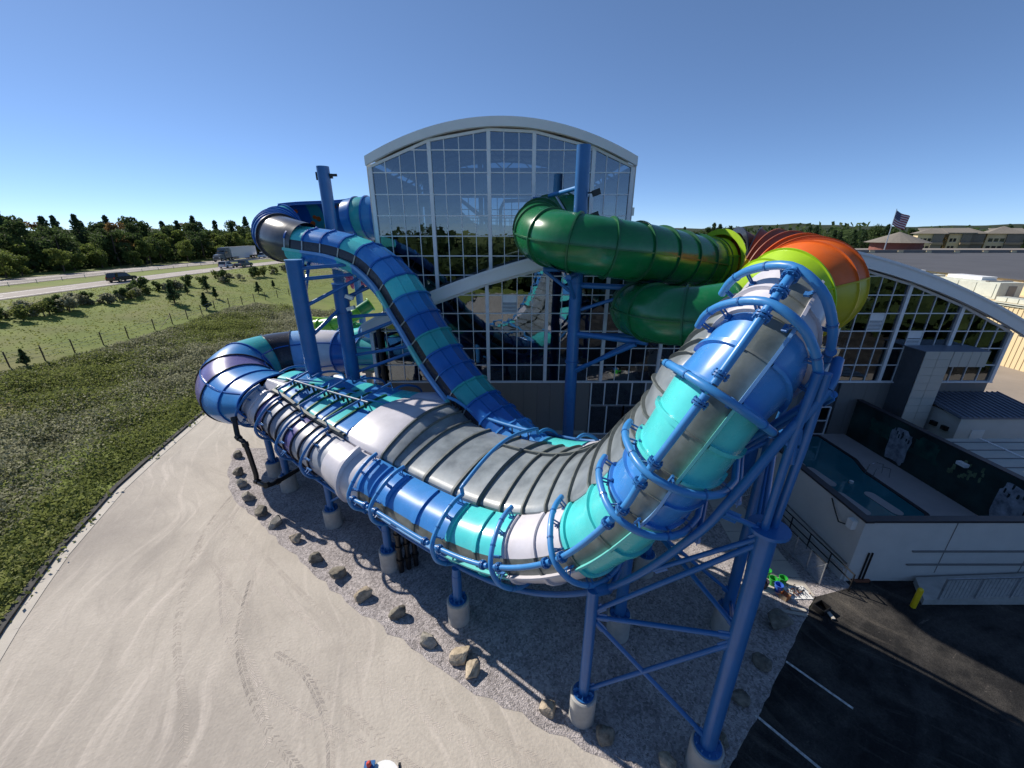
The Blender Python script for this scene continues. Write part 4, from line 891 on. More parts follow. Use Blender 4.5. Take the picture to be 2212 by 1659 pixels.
for k in range(10):
    f = bfr[k * 8:k * 8 + 9]; s_ = sweep(f, circ2(), 'tube_segment', bmats[k], bend, close=True)
    o, t, b_, n_, r = f[0]; bm = MB(); A = np.linspace(0, 2 * math.pi, 40, endpoint=False)
    bm.loft([[o + t * d + b_ * math.cos(a) * (r[0] + q) + n_ * math.sin(a) * (r[1] + q) for a in A] for (q, d) in ((-0.02, -0.04), (0.08, -0.04), (0.08, 0.04), (-0.02, 0.04), (-0.02, -0.04))], close=True); bm.build('flange', 'flume_blue' if k not in (2, 3, 5, 6) else 'flume_dark', bend, smooth=50)
    for a in (R(40), R(140), R(-20)):
        bm = MB(); bm.loft([[o + b_ * math.cos(a + e) * (r[0] + q) + n_ * math.sin(a + e) * (r[1] + q) for q, e in ((-0.02, -0.02), (0.06, -0.02), (0.06, 0.02), (-0.02, 0.02))] for (o, t, b_, n_, r) in f]); bm.build('seam_flange', 'flume_blue', s_)
lowt = empty('tube_slide'); tag(lowt, 'lower blue and teal tube running under the white cone into the hall', 'water slide', 'closed tubes beside the hall wall')
tube_slide(lowt, [(-17.5, 34.5, 2.6, 1.15), (-15.4, 33.0, 2.5, 1.15), (-13, 31.9, 2.4, 1.15), (-11, 31.5, 2.4, 1.15), (-9.8, 31.3, 2.4, 1.15)], 6, ['flume_teal', 'flume_mid', 'flume_mid', 'flume_teal', 'flume_blue', 'flume_blue'], 'flume_blue')
bkt = empty('tube_slide'); tag(bkt, 'farther banded teal and blue tube just behind the bend slide', 'water slide', 'closed tubes beside the hall wall')
tube_slide(bkt, [(-17.5, 37.5, 5.2, 1.2), (-15.2, 36.6, 5.3, 1.2), (-12.6, 36.6, 5.7, 1.2), (-10, 36.8, 5.9, 1.2)], 6, ['flume_mid', 'flume_mid', 'panel_teal', 'panel_blue', 'panel_teal', 'panel_blue'], 'flume_blue')
ltl = empty('lime_slide'); tag(ltl, 'thin lime green flume curving behind the blue columns', 'water slide')
tube_slide(ltl, [(-18.493, 36.000, 6.912)+(0.55,), (-16.370, 35.500, 7.235)+(0.55,), (-14.410, 35.500, 7.862)+(0.55,), (-12.847, 36.500, 8.801)+(0.55,)], 5, ['lime', 'green_light', 'green_light', 'green_light', 'green'], 'green_light', n=20, seams=False)
lt2 = empty('lime_slide'); tag(lt2, 'short lower arm of lime green flume beneath the curving one', 'water slide')
tube_slide(lt2, [(-19.835, 39.000, 6.838)+(0.4,), (-17.825, 39.000, 6.608)+(0.4,), (-15.204, 38.000, 6.417)+(0.45,), (-13.588, 38.000, 6.145)+(0.5,)], 4, ['lime', 'green_light', 'green_light', 'green'], 'green_light', n=20, seams=False)
pur = empty('purple_tube_slide'); tag(pur, 'short purple pink tube far behind the blue columns', 'water slide')
tube_slide(pur, [(-19.962, 48.000, 9.908)+(0.75,), (-18.346, 48.000, 10.274)+(0.75,), (-15.306, 47.000, 10.576)+(0.75,)], 4, ['purple_tube'], 'purple_tube', n=22, seams=False)
pu2 = empty('purple_tube_slide'); tag(pu2, 'lower purple tube crossing under the pink one', 'water slide')
tube_slide(pu2, [(-19.141, 49.000, 9.210)+(0.6,), (-18.012, 49.000, 9.372)+(0.6,), (-15.725, 48.000, 9.698)+(0.6,)], 3, ['purple_tube'], 'purple_tube', n=22, seams=False)

# ------------------------------------------------------------------ drop slide from the tower down into the dip
drop = empty('drop_slide'); tag(drop, 'long blue and teal flume curling from the tower and plunging into the dip', 'water slide')
top_p = [(-8.9, 33.6, 15.9, 1.55), (-11.416, 33.800, 15.945)+(1.55,), (-13.236, 34.200, 15.685)+(1.55,), (-14.996, 34.400, 15.552)+(1.6,), (-16.587, 34.200, 15.412)+(1.65,), (-17.463, 33.200, 15.201)+(1.6,), (-17.294, 31.600, 14.904)+(1.55,), (-16.178, 29.800, 14.607)+(1.5,), (-14.771, 28.600, 14.359)+(1.45,), (-13.496, 28.000, 14.142)+(1.4,)]
NT = 22; TP = catmull(top_p, NT * 4 + 1); tf = frames_of(TP)
tm = ['flume_teal', 'flume_mid', 'flume_mid', 'flume_teal', 'flume_mid', 'flume_blue', 'flume_teal', 'flume_mid', 'flume_blue', 'flume_teal', 'flume_blue', 'flume_mid', 'flume_teal', 'flume_mid', 'flume_teal', 'flume_mid', 'flume_teal', 'flume_mid', 'hood_grey', 'hood_grey', 'hood_grey', 'hood_grey']
spots_b = MB()
for k in range(NT):
    f = tf[k * 4:k * 4 + 5]
    if 5 <= k <= 11:
        s = sweep(f, circ(-150, 75, 28), 'wall_segment', tm[k], drop)
        bm = MB(); bm.loft([[o + b * math.cos(R(75)) * (r + q) + n * math.sin(R(75)) * (r + q) + n * z for q, z in ((-0.05, 0), (-0.05, 0.1), (0.1, 0.1), (0.1, 0))] for (o, t, b, n, r) in f]); bm.build('rim', 'flume_blue', s)
        q = random.Random(k)
        for _ in range(3):
            o, t, b, n, r = f[q.randint(0, 3)]; a = R(q.uniform(-35, 60)); c = o + (b * math.cos(a) + n * math.sin(a)) * (r - 0.03); u = -(b * math.cos(a) + n * math.sin(a)); v1 = t; v2 = u.cross(t); rr = q.uniform(0.13, 0.24)
            bm = MB(); pts = [c + (v1 * math.cos(g) + v2 * math.sin(g)) * rr for g in np.linspace(0, 2 * math.pi, 12, endpoint=False)]; bm.add(pts + [p + u * 0.02 for p in pts], [tuple(range(12, 24))] + [(i, (i + 1) % 12, 12 + (i + 1) % 12, 12 + i) for i in range(12)]); bm.build('dot', 'orange' if q.random() < 0.6 else 'yellow', s)
    else:
        sweep(f, circ(0, 360, 36), 'tube_segment', tm[k], drop, close=True)
        if k < 18: ringband(f[0], f[0][4] - 0.02, f[0][4] + 0.09, 0.05, 'flange', 'flume_blue', drop)
ringband(tf[18 * 4], 1.4, 1.62, 0.06, 'flange', 'flume_dark', drop)
dpts = [(-14.049, 28.200, 14.165), (-12.664, 27.800, 14.004), (-11.308, 27.400, 13.848), (-10.056, 27.000, 13.582), (-8.819, 26.500, 13.132), (-7.676, 25.900, 12.337), (-6.749, 25.300, 11.335), (-5.887, 24.600, 10.140), (-4.990, 23.900, 8.854), (-4.031, 23.100, 7.623), (-2.967, 22.200, 6.529), (-1.822, 21.200, 5.534), (-0.728, 20.200, 4.843), (0.397, 18.900, 4.280), (1.380, 17.400, 3.855), (2.086, 16.200, 3.592)]
ND = 18; DP = catmull([p + (1.0,) for p in dpts], ND * 4 + 1); df = frames_of(DP)
cov = [(-1.32, 0.42), (-1.22, 0.66), (-1.02, 0.86), (-0.8, 0.97), (-0.72, 1.03), (-0.6, 1.02), (-0.52, 1.06), (-0.1, 1.13), (0, 1.2), (0.1, 1.13), (0.52, 1.06), (0.6, 1.02), (0.72, 1.03), (0.8, 0.97), (1.02, 0.86), (1.22, 0.66), (1.32, 0.42)]
lip = [(1.40, -0.12), (1.62, -0.10), (1.64, -0.26), (1.50, -0.30)]
trough = [(1.5, -0.28), (1.42, -0.62), (1.1, -0.95), (0.6, -1.12), (0, -1.18), (-0.6, -1.12), (-1.1, -0.95), (-1.42, -0.62), (-1.5, -0.28)]
dm = ['panel_teal', 'panel_blue', 'panel_blue', 'panel_teal', 'panel_blue', 'panel_blue', 'panel_teal', 'flume_mid', 'flume_blue', 'flume_teal', 'flume_blue', 'flume_blue', 'flume_teal', 'flume_blue', 'flume_blue', 'panel_blue', 'panel_blue', 'panel_blue']  # sunlit upper run brighter, shaded plunge darker: light put into the panel colours
lm = {'panel_teal': 'lip_teal', 'flume_teal': 'lip_teal', 'flume_mid': 'lip_blue', 'flume_blue': 'lip_blue', 'panel_blue': 'lip_blue'}
for k in range(ND):
    f = df[k * 4:k * 4 + 5]; cvr = sweep(f, cov, 'cover_panel', dm[k], drop, sm=28)
    for sd in (1, -1):
        sweep(f, [(sd * 1.38, -0.12), (sd * 1.36, 0.2), (sd * 1.31, 0.44)], 'side_window', 'flume_dark', drop)
        sweep(f, [(sd * p[0], p[1]) for p in lip], 'lip', lm[dm[k]], drop)
    sweep(f, trough, 'trough', dm[k], drop)
    o, t, b, n, r = f[0]; bm = MB(); bm.loft([[o + t * d + b * p[0] * s_ + n * (p[1] * s_ + 0.0) for p in cov] for (d, s_) in ((-0.05, 1.0), (-0.05, 1.07), (0.05, 1.07), (0.05, 1.0))]); bm.build('cover_rib', dm[k] if k > 6 else 'flume_blue', cvr, smooth=40)
    bm = MB()
    for sd in (1, -1): bm.bar(o + b * sd * 1.42 + n * (-0.12), o + b * sd * 1.36 + n * 0.46, 0.05, 0.07)
    tag(bm.build('window_post', 'galv', cvr), kind='stuff')

# ------------------------------------------------------------------ green slide and its fan-shaped turn
green = empty('green_slide'); tag(green, 'glossy green tube leaving the tower in a tight turn toward the orange fan', 'water slide')
up_pts = [(3.6, 29.4, 16.0, 1.35), (2.2, 28.0, 15.7, 1.38), (1.55, 25.6, 15.2, 1.4), (1.75, 23.0, 14.8, 1.4), (2.9, 21.3, 14.5, 1.4), (4.9, 21.0, 14.2, 1.4), (7.2, 21.9, 13.9, 1.4), (9.6, 23.4, 13.5, 1.42), (11.6, 24.9, 13.2, 1.45)]
tube_slide(green, up_pts, 12, ['green'], 'green_flange', sub=6, n=44)
lgreen = empty('green_slide'); tag(lgreen, 'lower shaded green tube turning back from the fan toward the hall', 'water slide')
tube_slide(lgreen, [(9.9, 18.3, 11.4, 1.5), (8.6, 18.5, 11.3, 1.4), (7.4, 19.4, 11.2, 1.4), (6.9, 21.2, 11.1, 1.4), (7.2, 23.4, 10.9, 1.4), (8.2, 26.0, 10.6, 1.4), (9.2, 28.6, 10.4, 1.4)], 7, ['green'], 'green_flange', sub=6, n=44)
fan = empty('fan_turn'); tag(fan, 'lime, orange, shade-brown and yellow scalloped fan turn joining both green tubes', 'water slide')
fan_pts = [(11.5, 24.8, 13.2, 1.5), (12.6, 25.4, 13.1, 1.75), (13.8, 25.3, 13.0, 1.9), (14.8, 24.4, 12.8, 2.0), (15.25, 22.9, 12.6, 2.02), (15.1, 21.3, 12.4, 2.02), (14.3, 19.9, 12.35, 2.0), (13.0, 18.9, 12.25, 1.92), (11.4, 18.4, 11.8, 1.72), (9.8, 18.3, 11.4, 1.5)]
NF = 14; FP = catmull(fan_pts, NF * 4 + 1); ff = frames_of(FP)
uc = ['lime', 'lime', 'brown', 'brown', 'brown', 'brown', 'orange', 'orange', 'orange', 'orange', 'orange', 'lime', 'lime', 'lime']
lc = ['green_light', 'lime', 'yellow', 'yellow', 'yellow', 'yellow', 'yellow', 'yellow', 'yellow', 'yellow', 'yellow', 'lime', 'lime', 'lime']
for k in range(NF):
    f = ff[k * 4:k * 4 + 5]
    # each wedge flares outward toward the next so the pieces overlap like feathers
    g = [(o, t, b, n, r * (0.90 + 0.26 * (1 - j / 4) * (1 if 1 <= k <= 12 else 0.3))) for j, (o, t, b, n, r) in enumerate(f)]
    # travel is clockwise seen from above, so b points to the outside at the start and outside of the turn is -b
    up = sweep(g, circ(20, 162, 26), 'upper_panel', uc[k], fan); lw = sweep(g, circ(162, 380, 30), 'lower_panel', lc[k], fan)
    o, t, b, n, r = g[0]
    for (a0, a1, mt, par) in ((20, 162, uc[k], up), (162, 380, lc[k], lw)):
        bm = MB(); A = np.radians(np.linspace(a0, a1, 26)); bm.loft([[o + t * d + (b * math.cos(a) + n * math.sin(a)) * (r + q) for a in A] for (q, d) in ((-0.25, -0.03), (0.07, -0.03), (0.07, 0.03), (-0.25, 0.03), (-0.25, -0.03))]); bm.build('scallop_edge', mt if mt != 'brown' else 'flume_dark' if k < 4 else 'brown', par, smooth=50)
    if False:
        for a in (60, 105):
            bm = MB(); bm.loft([[o + (b * math.cos(R(a + e)) + n * math.sin(R(a + e))) * (r + q) for (q, e) in ((-0.01, -1.2), (0.035, -1.2), (0.035, 1.2), (-0.01, 1.2))] for (o, t, b, n, r) in g]); bm.build('panel_crease', uc[k], up)
    for sd in (20, 162):
        bm = MB(); bm.loft([[o + (b * math.cos(R(sd)) + n * math.sin(R(sd))) * (r + q) + n * z for q, z in ((-0.02, 0.04), (0.08, 0.04), (0.08, -0.04), (-0.02, -0.04))] for (o, t, b, n, r) in g]); bm.build('seam_flange', lc[k], lw)

# ------------------------------------------------------------------ columns
def column(x, y, ztop, r, lab, foot=1.1, fr=0.46, cap=True, mt='steel_blue', joints=(), group='blue slide columns', name='support_column', topcap=False):
    t = empty(name, (x, y, 0)); tag(t, lab, 'column', group)
    zb = foot + 0.03 if foot else 0.0
    MB().cyl((0, 0, zb), (0, 0, ztop), r, 24).build('shaft', mt, t, smooth=40)
    if foot:
        f = MB().tube([(0, 0, -0.02), (0, 0, foot - 0.04), (0, 0, foot)], [fr, fr, fr - 0.04], 28).build('footing', 'concrete', t, smooth=35)
        pl = MB().cyl((0, 0, foot + 0.002), (0, 0, foot + 0.045), min(fr - 0.04, r + 0.17), 24).build('base_plate', 'steel_blue', t, smooth=35)
        bo = MB()
        for k in range(10):
            a = 2 * math.pi * k / 10; q = min(fr - 0.1, r + 0.1); bo.cyl((q * math.cos(a), q * math.sin(a), foot + 0.04), (q * math.cos(a), q * math.sin(a), foot + 0.14), 0.025, 6)
        for k in range(5):
            a = 2 * math.pi * (k + 0.5) / 5; bo.bar((r * math.cos(a), r * math.sin(a), foot + 0.2), ((r + 0.12) * math.cos(a), (r + 0.12) * math.sin(a), foot + 0.1), 0.02, 0.16)
        tag(bo.build('anchor_bolts', 'steel_blue', pl), kind='stuff')
    for z in joints: MB().cyl((0, 0, z - 0.05), (0, 0, z + 0.05), r + 0.06, 24).build('joint_collar', mt, t, smooth=35)
    if topcap: MB().cyl((0, 0, ztop), (0, 0, ztop + 0.05), r + 0.03, 24).build('top_cap', 'lip_blue', t, smooth=35)
    return t
def beam(root, a, b, r=0.07, mt='steel_blue', nm='brace', n=10):
    return MB().cyl(a, b, r, n).build(nm, mt, root, smooth=40)
def keel(x): return wp(x, (-0.9, -1.72))
def kxy(x0, y0):
    best = min((abs(keel(x).x - x0) + abs(keel(x).y - y0), x) for x in np.linspace(0, 9, 181))[1]; return float(best)
cg = 'columns on concrete footings under the wave slide'
kb_ = lambda x: keel(x).z - 0.05
c1 = column(keel(kxy(-13.9, 19.9)).x, keel(kxy(-13.9, 19.9)).y, kb_(kxy(-13.9, 19.9)) - 0.3, 0.2, 'blue column on pale footing beside the black drain pipe', 1.05, 0.48, group=cg)
c2_ = column(keel(kxy(-9.75, 17.15)).x, keel(kxy(-9.75, 17.15)).y, kb_(kxy(-9.75, 17.15)) - 0.3, 0.17, 'short blue column on footing under the white flare', 1.05, 0.45, group=cg)
c3_ = column(keel(kxy(-6.0, 14.0)).x, keel(kxy(-6.0, 14.0)).y, kb_(kxy(-6.0, 14.0)) - 0.3, 0.19, 'blue column on stained footing left of the black pipes', 1.1, 0.45, group=cg)
c4_ = column(keel(kxy(-2.25, 11.55)).x, keel(kxy(-2.25, 11.55)).y, kb_(kxy(-2.25, 11.55)) - 0.3, 0.19, 'blue column on footing in front of the dip, right of the middle boulders', 1.1, 0.45, group=cg)
c5_ = column(2.3, 8.5, 5.55, 0.17, 'blue leg on the sunlit footing at the gravel edge', 1.15, 0.42, group=cg)
column(4.2, 11.4, 6.6, 0.22, 'shaded blue column on footing behind the braced legs', 1.1, 0.45, group=cg)
column(6.2, 14.5, 6.9, 0.22, 'farthest shaded footing and column beneath the ramp', 1.1, 0.45, group=cg)
column(-15.6, 22.6, 3.6, 0.2, 'blue column hidden behind the drain pipe at the bend', 1.0, 0.45, group=cg)
column(-0.5, 17.2, 3.6, 0.2, 'rear blue column in the dip shadow', 1.0, 0.45, group=cg)
column(-7.5, 21.5, 3.8, 0.2, 'rear blue column below the lattice roof', 1.0, 0.45, group=cg)
for t, s in ((c2_, ((0, 0, 1.5), (1.4, -0.9, 2.7))), (c3_, ((0, 0, 1.9), (-1.6, 1.15, 3.0)))): beam(t, s[0], s[1], 0.07)
# saddle heads joining keel and columns
for t, x in ((c1, kxy(-13.9, 19.9)), (c2_, kxy(-9.75, 17.15)), (c3_, kxy(-6.0, 14.0)), (c4_, kxy(-2.25, 11.55)), (c5_, kxy(2.3, 8.5))):
    k = keel(x); L = Vector(t.location); zt = t.children[0].dimensions.z if False else 0
    MB().tube([Vector((0, 0, k.z - 0.42)), k - L], [0.185, 0.16], 14).build('saddle', 'steel_blue', t, smooth=40)

trestle = empty('ramp_trestle'); tag(trestle, 'tall blue braced steel trestle holding up the steep ramp', 'trestle')
P6, P9, P5 = Vector((5.65, 7.1, 0)), Vector((8.5, 11.6, 0)), Vector((2.3, 8.5, 0))
def leg(P, z0, z1, r, n=24): return MB().cyl(P + Vector((0, 0, z0)), P + Vector((0, 0, z1)), r, n).build('leg', 'steel_blue', trestle, smooth=40)
for P in (P6, P9):
    f = MB().tube([P + Vector((0, 0, -0.02)), P + Vector((0, 0, 1.1)), P + Vector((0, 0, 1.15))], [0.45, 0.45, 0.41], 28).build('footing', 'concrete', trestle, smooth=35)
    pl = MB().cyl(P + Vector((0, 0, 1.152)), P + Vector((0, 0, 1.2)), 0.38, 24).build('base_plate', 'steel_blue', trestle, smooth=35)
    bo = MB()
    for k in range(10):
        a = 2 * math.pi * k / 10; q = P + Vector((0.33 * math.cos(a), 0.33 * math.sin(a), 0)); bo.cyl(q + Vector((0, 0, 1.19)), q + Vector((0, 0, 1.3)), 0.025, 6)
    tag(bo.build('anchor_bolts', 'steel_blue', pl), kind='stuff')
leg(P6, 1.2, 8.9, 0.215); leg(P9, 1.2, 8.9, 0.2)
V = lambda x, y, z: Vector((x, y, z))
for P in (P6, P9): MB().cyl(P + V(0, 0, 8.86), P + V(0, 0, 8.94), 0.42, 24).build('cap_plate', 'steel_blue', trestle, smooth=35)
k12, k13 = wp(12, (-0.7, -1.45)), wp(12.9, (-0.9, -1.5))
for d in (-0.13, 0.13): MB().tube([P6 + V(d, d * 0.3, 8.9), P6.lerp(V(k12.x, k12.y, 0), 0.5) + V(d, 0, 11), k12 + V(d * 0.6, 0, 0)], 0.085, 12).build('upper_leg', 'steel_blue', trestle, smooth=40)
MB().tube([P9 + V(0, 0, 8.9), P9.lerp(V(k13.x, k13.y, 0), 0.35) + V(0, 0, 11.5), k13], 0.095, 12).build('upper_leg', 'steel_blue', trestle, smooth=40)
def br(a, b, r=0.07): 
    o = MB().cyl(a, b, r, 12).build('brace', 'steel_blue', trestle, smooth=40); a, b = Vector(a), Vector(b); d = (b - a).normalized()
    g = MB(); g.bar(a, a + d * 0.35, 0.02, 0.26); g.bar(b - d * 0.35, b, 0.02, 0.26); tag(g.build('gusset', 'steel_blue', o), kind='stuff')
br(P5 + V(0.1, 0, 4.75), P6 + V(0, 0, 8.55)); br(P5 + V(0.15, 0, 4.5), P6 + V(-0.1, 0, 5.55)); br(P5 + V(0.15, 0, 4.3), P6 + V(-0.1, 0, 1.5)); br(P5 + V(0.15, 0, 1.35), P6 + V(-0.1, 0, 5.3))
br(P6 + V(0, 0.1, 8.6), P9 + V(0, -0.1, 5.4)); br(P6 + V(0, 0.1, 5.5), P9 + V(0, -0.1, 8.5)); br(P6 + V(0, 0.1, 5.3), P9 + V(0, -0.1, 1.5)); br(P6 + V(0, 0.2, 8.75), P9 + V(0, -0.2, 8.75))
P7 = V(4.2, 11.4, 0); br(P7 + V(0.1, 0, 6.0), P9 + V(-0.1, 0, 8.6)); br(P7 + V(0.1, 0, 5.8), P9 + V(-0.1, 0, 2.0)); br(P7 + V(0, 0, 6.2), P6 + V(0, 0, 5.7))
for x, z in ((8.5, 8.7), (9.7, 8.8), (11.2, 10.6)):
    k = wp(x, (-1.0, -1.8)); br(k, P6.lerp(V(k12.x, k12.y, 0), max(0, (z - 8.9) / 4)) + V(0, 0, z), 0.06)
    k2 = wp(x, mir(x, (-1.0, -1.72))); br(k2, P9 + V(0, 0, min(z, 8.8)), 0.06)
for x in (8.0, 9.0, 10.0, 11.0, 12.0): br(wp(x, (-1.0, -1.85)), wp(x, mir(x, (-1.0, -1.85))), 0.075)
MB().tube([P5 + V(0, 0, 5.5), wp(8.0, (-1.0, -1.72))], 0.17, 12).build('saddle', 'steel_blue', trestle, smooth=40)

# tall free columns
bc = 'tall blue slide columns'
cA = column(-12.55, 24.0, 13.45, 0.45, 'thick blue column at the left of the braced pair under the drop slide', 0, joints=(6.6,), group=bc, topcap=True)
cB = column((-13.091, 31.200, 19.128)[0], 31.2, 19.2, 0.42, 'tallest left column piercing the sky through the upper curl', 0, joints=(8.5, 11.6), group=bc)
fx = MB(); fx.box((-0.47, 0, 18.6), (0.12, 0.2, 0.5)); fx.box((0.7, -0.1, 18.65), (0.5, 0.12, 0.16)); fx.box((0.5, 0, 18.6), (0.2, 0.15, 0.3)); fx.build('floodlight', 'black', cB)
cC = column(-10.95, 26.0, 11.9, 0.46, 'capped thick column with two white floodlights beside the hall corner', 0, joints=(4.9, 10.0), group=bc, topcap=True)
for z, rr in ((11.3, 20), (10.6, -15)): MB().box((0.62, -0.25, z - 0.2), (0.5, 0.28, 0.22), Matrix.Rotation(R(rr), 3, 'Y')).build('floodlight', 'white_paint', cC)
cD = column((-17.333, 46.000, 8.128)[0], 46, 11.2, 0.38, 'far thin blue column under the purple tube', 0, group=bc)
cE = column(3.65, 23.3, 19.1, 0.36, 'tall central blue column behind the green tube with black floodlights', 0, joints=(7.6, 12.2), group=bc)
for z in (16.9, 15.8):
    fl_ = MB().box((0.75, -0.2, z), (0.42, 0.2, 0.3), Matrix.Rotation(R(-20), 3, 'Y')).build('floodlight', 'black', cE); MB().cyl((0.3, 0, z), (0.7, -0.15, z), 0.04, 6).build('bracket', 'black', fl_)
MB().tube([(0.38, -0.05, 16.7), (0.42, -0.1, 15.5), (0.38, -0.05, 12.4)], 0.03, 6).build('conduit', 'black', cE)
cF = column(-2.9, 23.4, 6.4, 0.26, 'slim blue column under the lower run of the drop slide', 0, group=bc)
beam(cF, (0.2, 0, 5.0), (1.7, -0.2, 4.3), 0.09)
# brackets of the drop slide
def rel(t, p): return Vector(p) - Vector(t.location)
for (a, b_) in (((-12.2, 24.0, 13.0), (-8.0, 27.2, 13.2)), ((-12.2, 24.0, 12.4), (-8.0, 27.2, 12.6)), ((-12.2, 24, 12.6), (-14.0, 28.3, 14.0)), ((-12.2, 24.0, 10.9), (-9.0, 26.4, 12.6)), ((-12.2, 24, 11.6), (-13.4, 28.0, 13.8)), ((-12.3, 24, 9.0), (-9.9, 27.3, 11.6))):
    beam(cA, rel(cA, a), rel(cA, b_), 0.11)
for (a, b_) in (((-10.6, 26, 9.8), (-6.9, 25.2, 10.2)), ((-10.6, 26, 8.4), (-6.7, 25.0, 10.0)), ((-10.6, 26, 7.2), (-6.0, 24.5, 8.3)), ((-10.6, 26, 6.0), (-5.9, 24.5, 8.0)), ((-10.8, 26.2, 11.0), (-8.3, 26.6, 12.0))):
    beam(cC, rel(cC, a), rel(cC, b_), 0.11)
for (a, b_) in (((0, 0, 13.5), (1.5, 3, 14.2)), ((0, 0, 14.2), (-3.0, 1.5, 14.0)), ((0, 0, 12.9), (2.2, 1.5, 14.3))): beam(cB, a, b_, 0.12)
# arms of the central column carrying both green tubes
for (p, dz) in ((up_pts[3], 0), (up_pts[6], 0), (up_pts[4], 0)):
    q = Vector(p[:3]); q.z -= 1.75; beam(cE, (0, 0, q.z), rel(cE, q), 0.16, nm='arm'); beam(cE, (0, 0, q.z - 1.5), rel(cE, q) + Vector((0, 0, -0.05)), 0.1)
    b_ = MB(); b_.loft([[rel(cE, Vector(p[:3])) + Vector((1.46 * math.cos(a) * 0.98, w_, 1.46 * math.sin(a))) for a in np.radians(np.linspace(225, 315, 10))] for w_ in (-0.5, 0.5)]); b_.build('cradle', 'steel_blue', cE, smooth=40)
for p in ((7.1, 20.4, 9.55), (8.0, 22.5, 9.4)):
    beam(cE, (0, 0, p[2] - 0.2), rel(cE, p), 0.16, nm='arm'); beam(cE, (0, 0, p[2] - 2.6), rel(cE, p) + Vector((-0.6, 0, -0.1)), 0.12)
beam(cE, (0, 0, 17.2), (-1.4, 3.2, 17.0), 0.12, 'steel_blue_light', 'arm'); beam(cE, (-1.1, 2.6, 17.0), (-0.3, 1.6, 15.6), 0.07, 'galv', 'hanger')
MB().box((-1.2, 5.4, 16.95), (2.2, 0.7, 0.25)).build('wall_bracket', 'steel_blue', cE)
fc = column(15.0, 22.0, 10.0, 0.4, 'blue column under the orange fan turn', 0, group=bc)
beam(fc, (0, 0, 8.0), (1.6, -0.6, 9.9), 0.14); beam(fc, (0, 0, 8.0), (-1.2, -2.6, 9.4), 0.14); beam(fc, (0, 0, 9.6), (0.4, 2.4, 10.6), 0.14)
# pale posts under the exit tubes
for (x, y, lab) in ((-13.2, 30.3, 'left pale post under the white cone'), (-11.3, 29.9, 'right pale post under the white cone')):
    p = empty('tube_post', (x, y, 0)); tag(p, lab, 'post', 'pale posts under the exit tube'); MB().box((0, 0, 2.4), (0.42, 0.42, 4.8)).build('shaft', 'concrete', p); MB().box((0, 0, 4.7), (0.9, 0.5, 0.16)).build('head', 'concrete', p)

# drain pipe
dp_ = empty('drain_pipe'); tag(dp_, 'black bent drain pipe dropping beside the left column', 'pipe')
dq = [(-15.586, 20.300, 5.168), (-15.329, 19.900, 4.214), (-14.818, 19.600, 3.941), (-14.527, 19.400, 2.208), (-14.474, 19.300, 1.720), (-13.686, 18.900, 1.752), (-13.523, 19.600, 1.514), (-13.062, 21.200, 1.355)]
MB().tube(catmull(dq, 50), 0.13, 12).build('pipe', 'black', dp_, smooth=50)
for k in (0, 1, 2, 4, 5, 6): 
    p = Vector(dq[k]); d = (Vector(dq[k + 1]) - p).normalized(); MB().cyl(p - d * 0.12, p + d * 0.12, 0.17, 12).build('elbow', 'black', dp_, smooth=50)
dq2 = empty('pipe_riser'); tag(dq2, 'bundle of black pipes standing behind the third footing', 'pipe')
for k in range(3): 
    o = MB().tube([(-5.2 + k * 0.3, 14.5 + 0.2 * k, 0.02), (-5.2 + k * 0.3, 14.5 + 0.2 * k, 2.6)], 0.12, 10).build('pipe', 'black', dq2, smooth=50)
    for z in (0.6, 1.4, 2.1): MB().cyl((-5.2 + k * 0.3, 14.5 + 0.2 * k, z), (-5.2 + k * 0.3, 14.5 + 0.2 * k, z + 0.16), 0.17, 10).build('coupling', 'black', o)
wpipe = empty('wall_downpipe'); tag(wpipe, 'black pipe climbing the hall front beside the capped column', 'pipe')
MB().tube([(-9.5, 28.0, 0.02), (-9.5, 28.0, 9.0), (-9.2, 28.05, 9.6)], 0.17, 12).build('pipe', 'black', wpipe, smooth=50)
for z in (2, 5, 8): MB().cyl((-9.5, 28.0, z), (-9.5, 28.0, z + 0.2), 0.23, 12).build('coupling', 'black', wpipe)

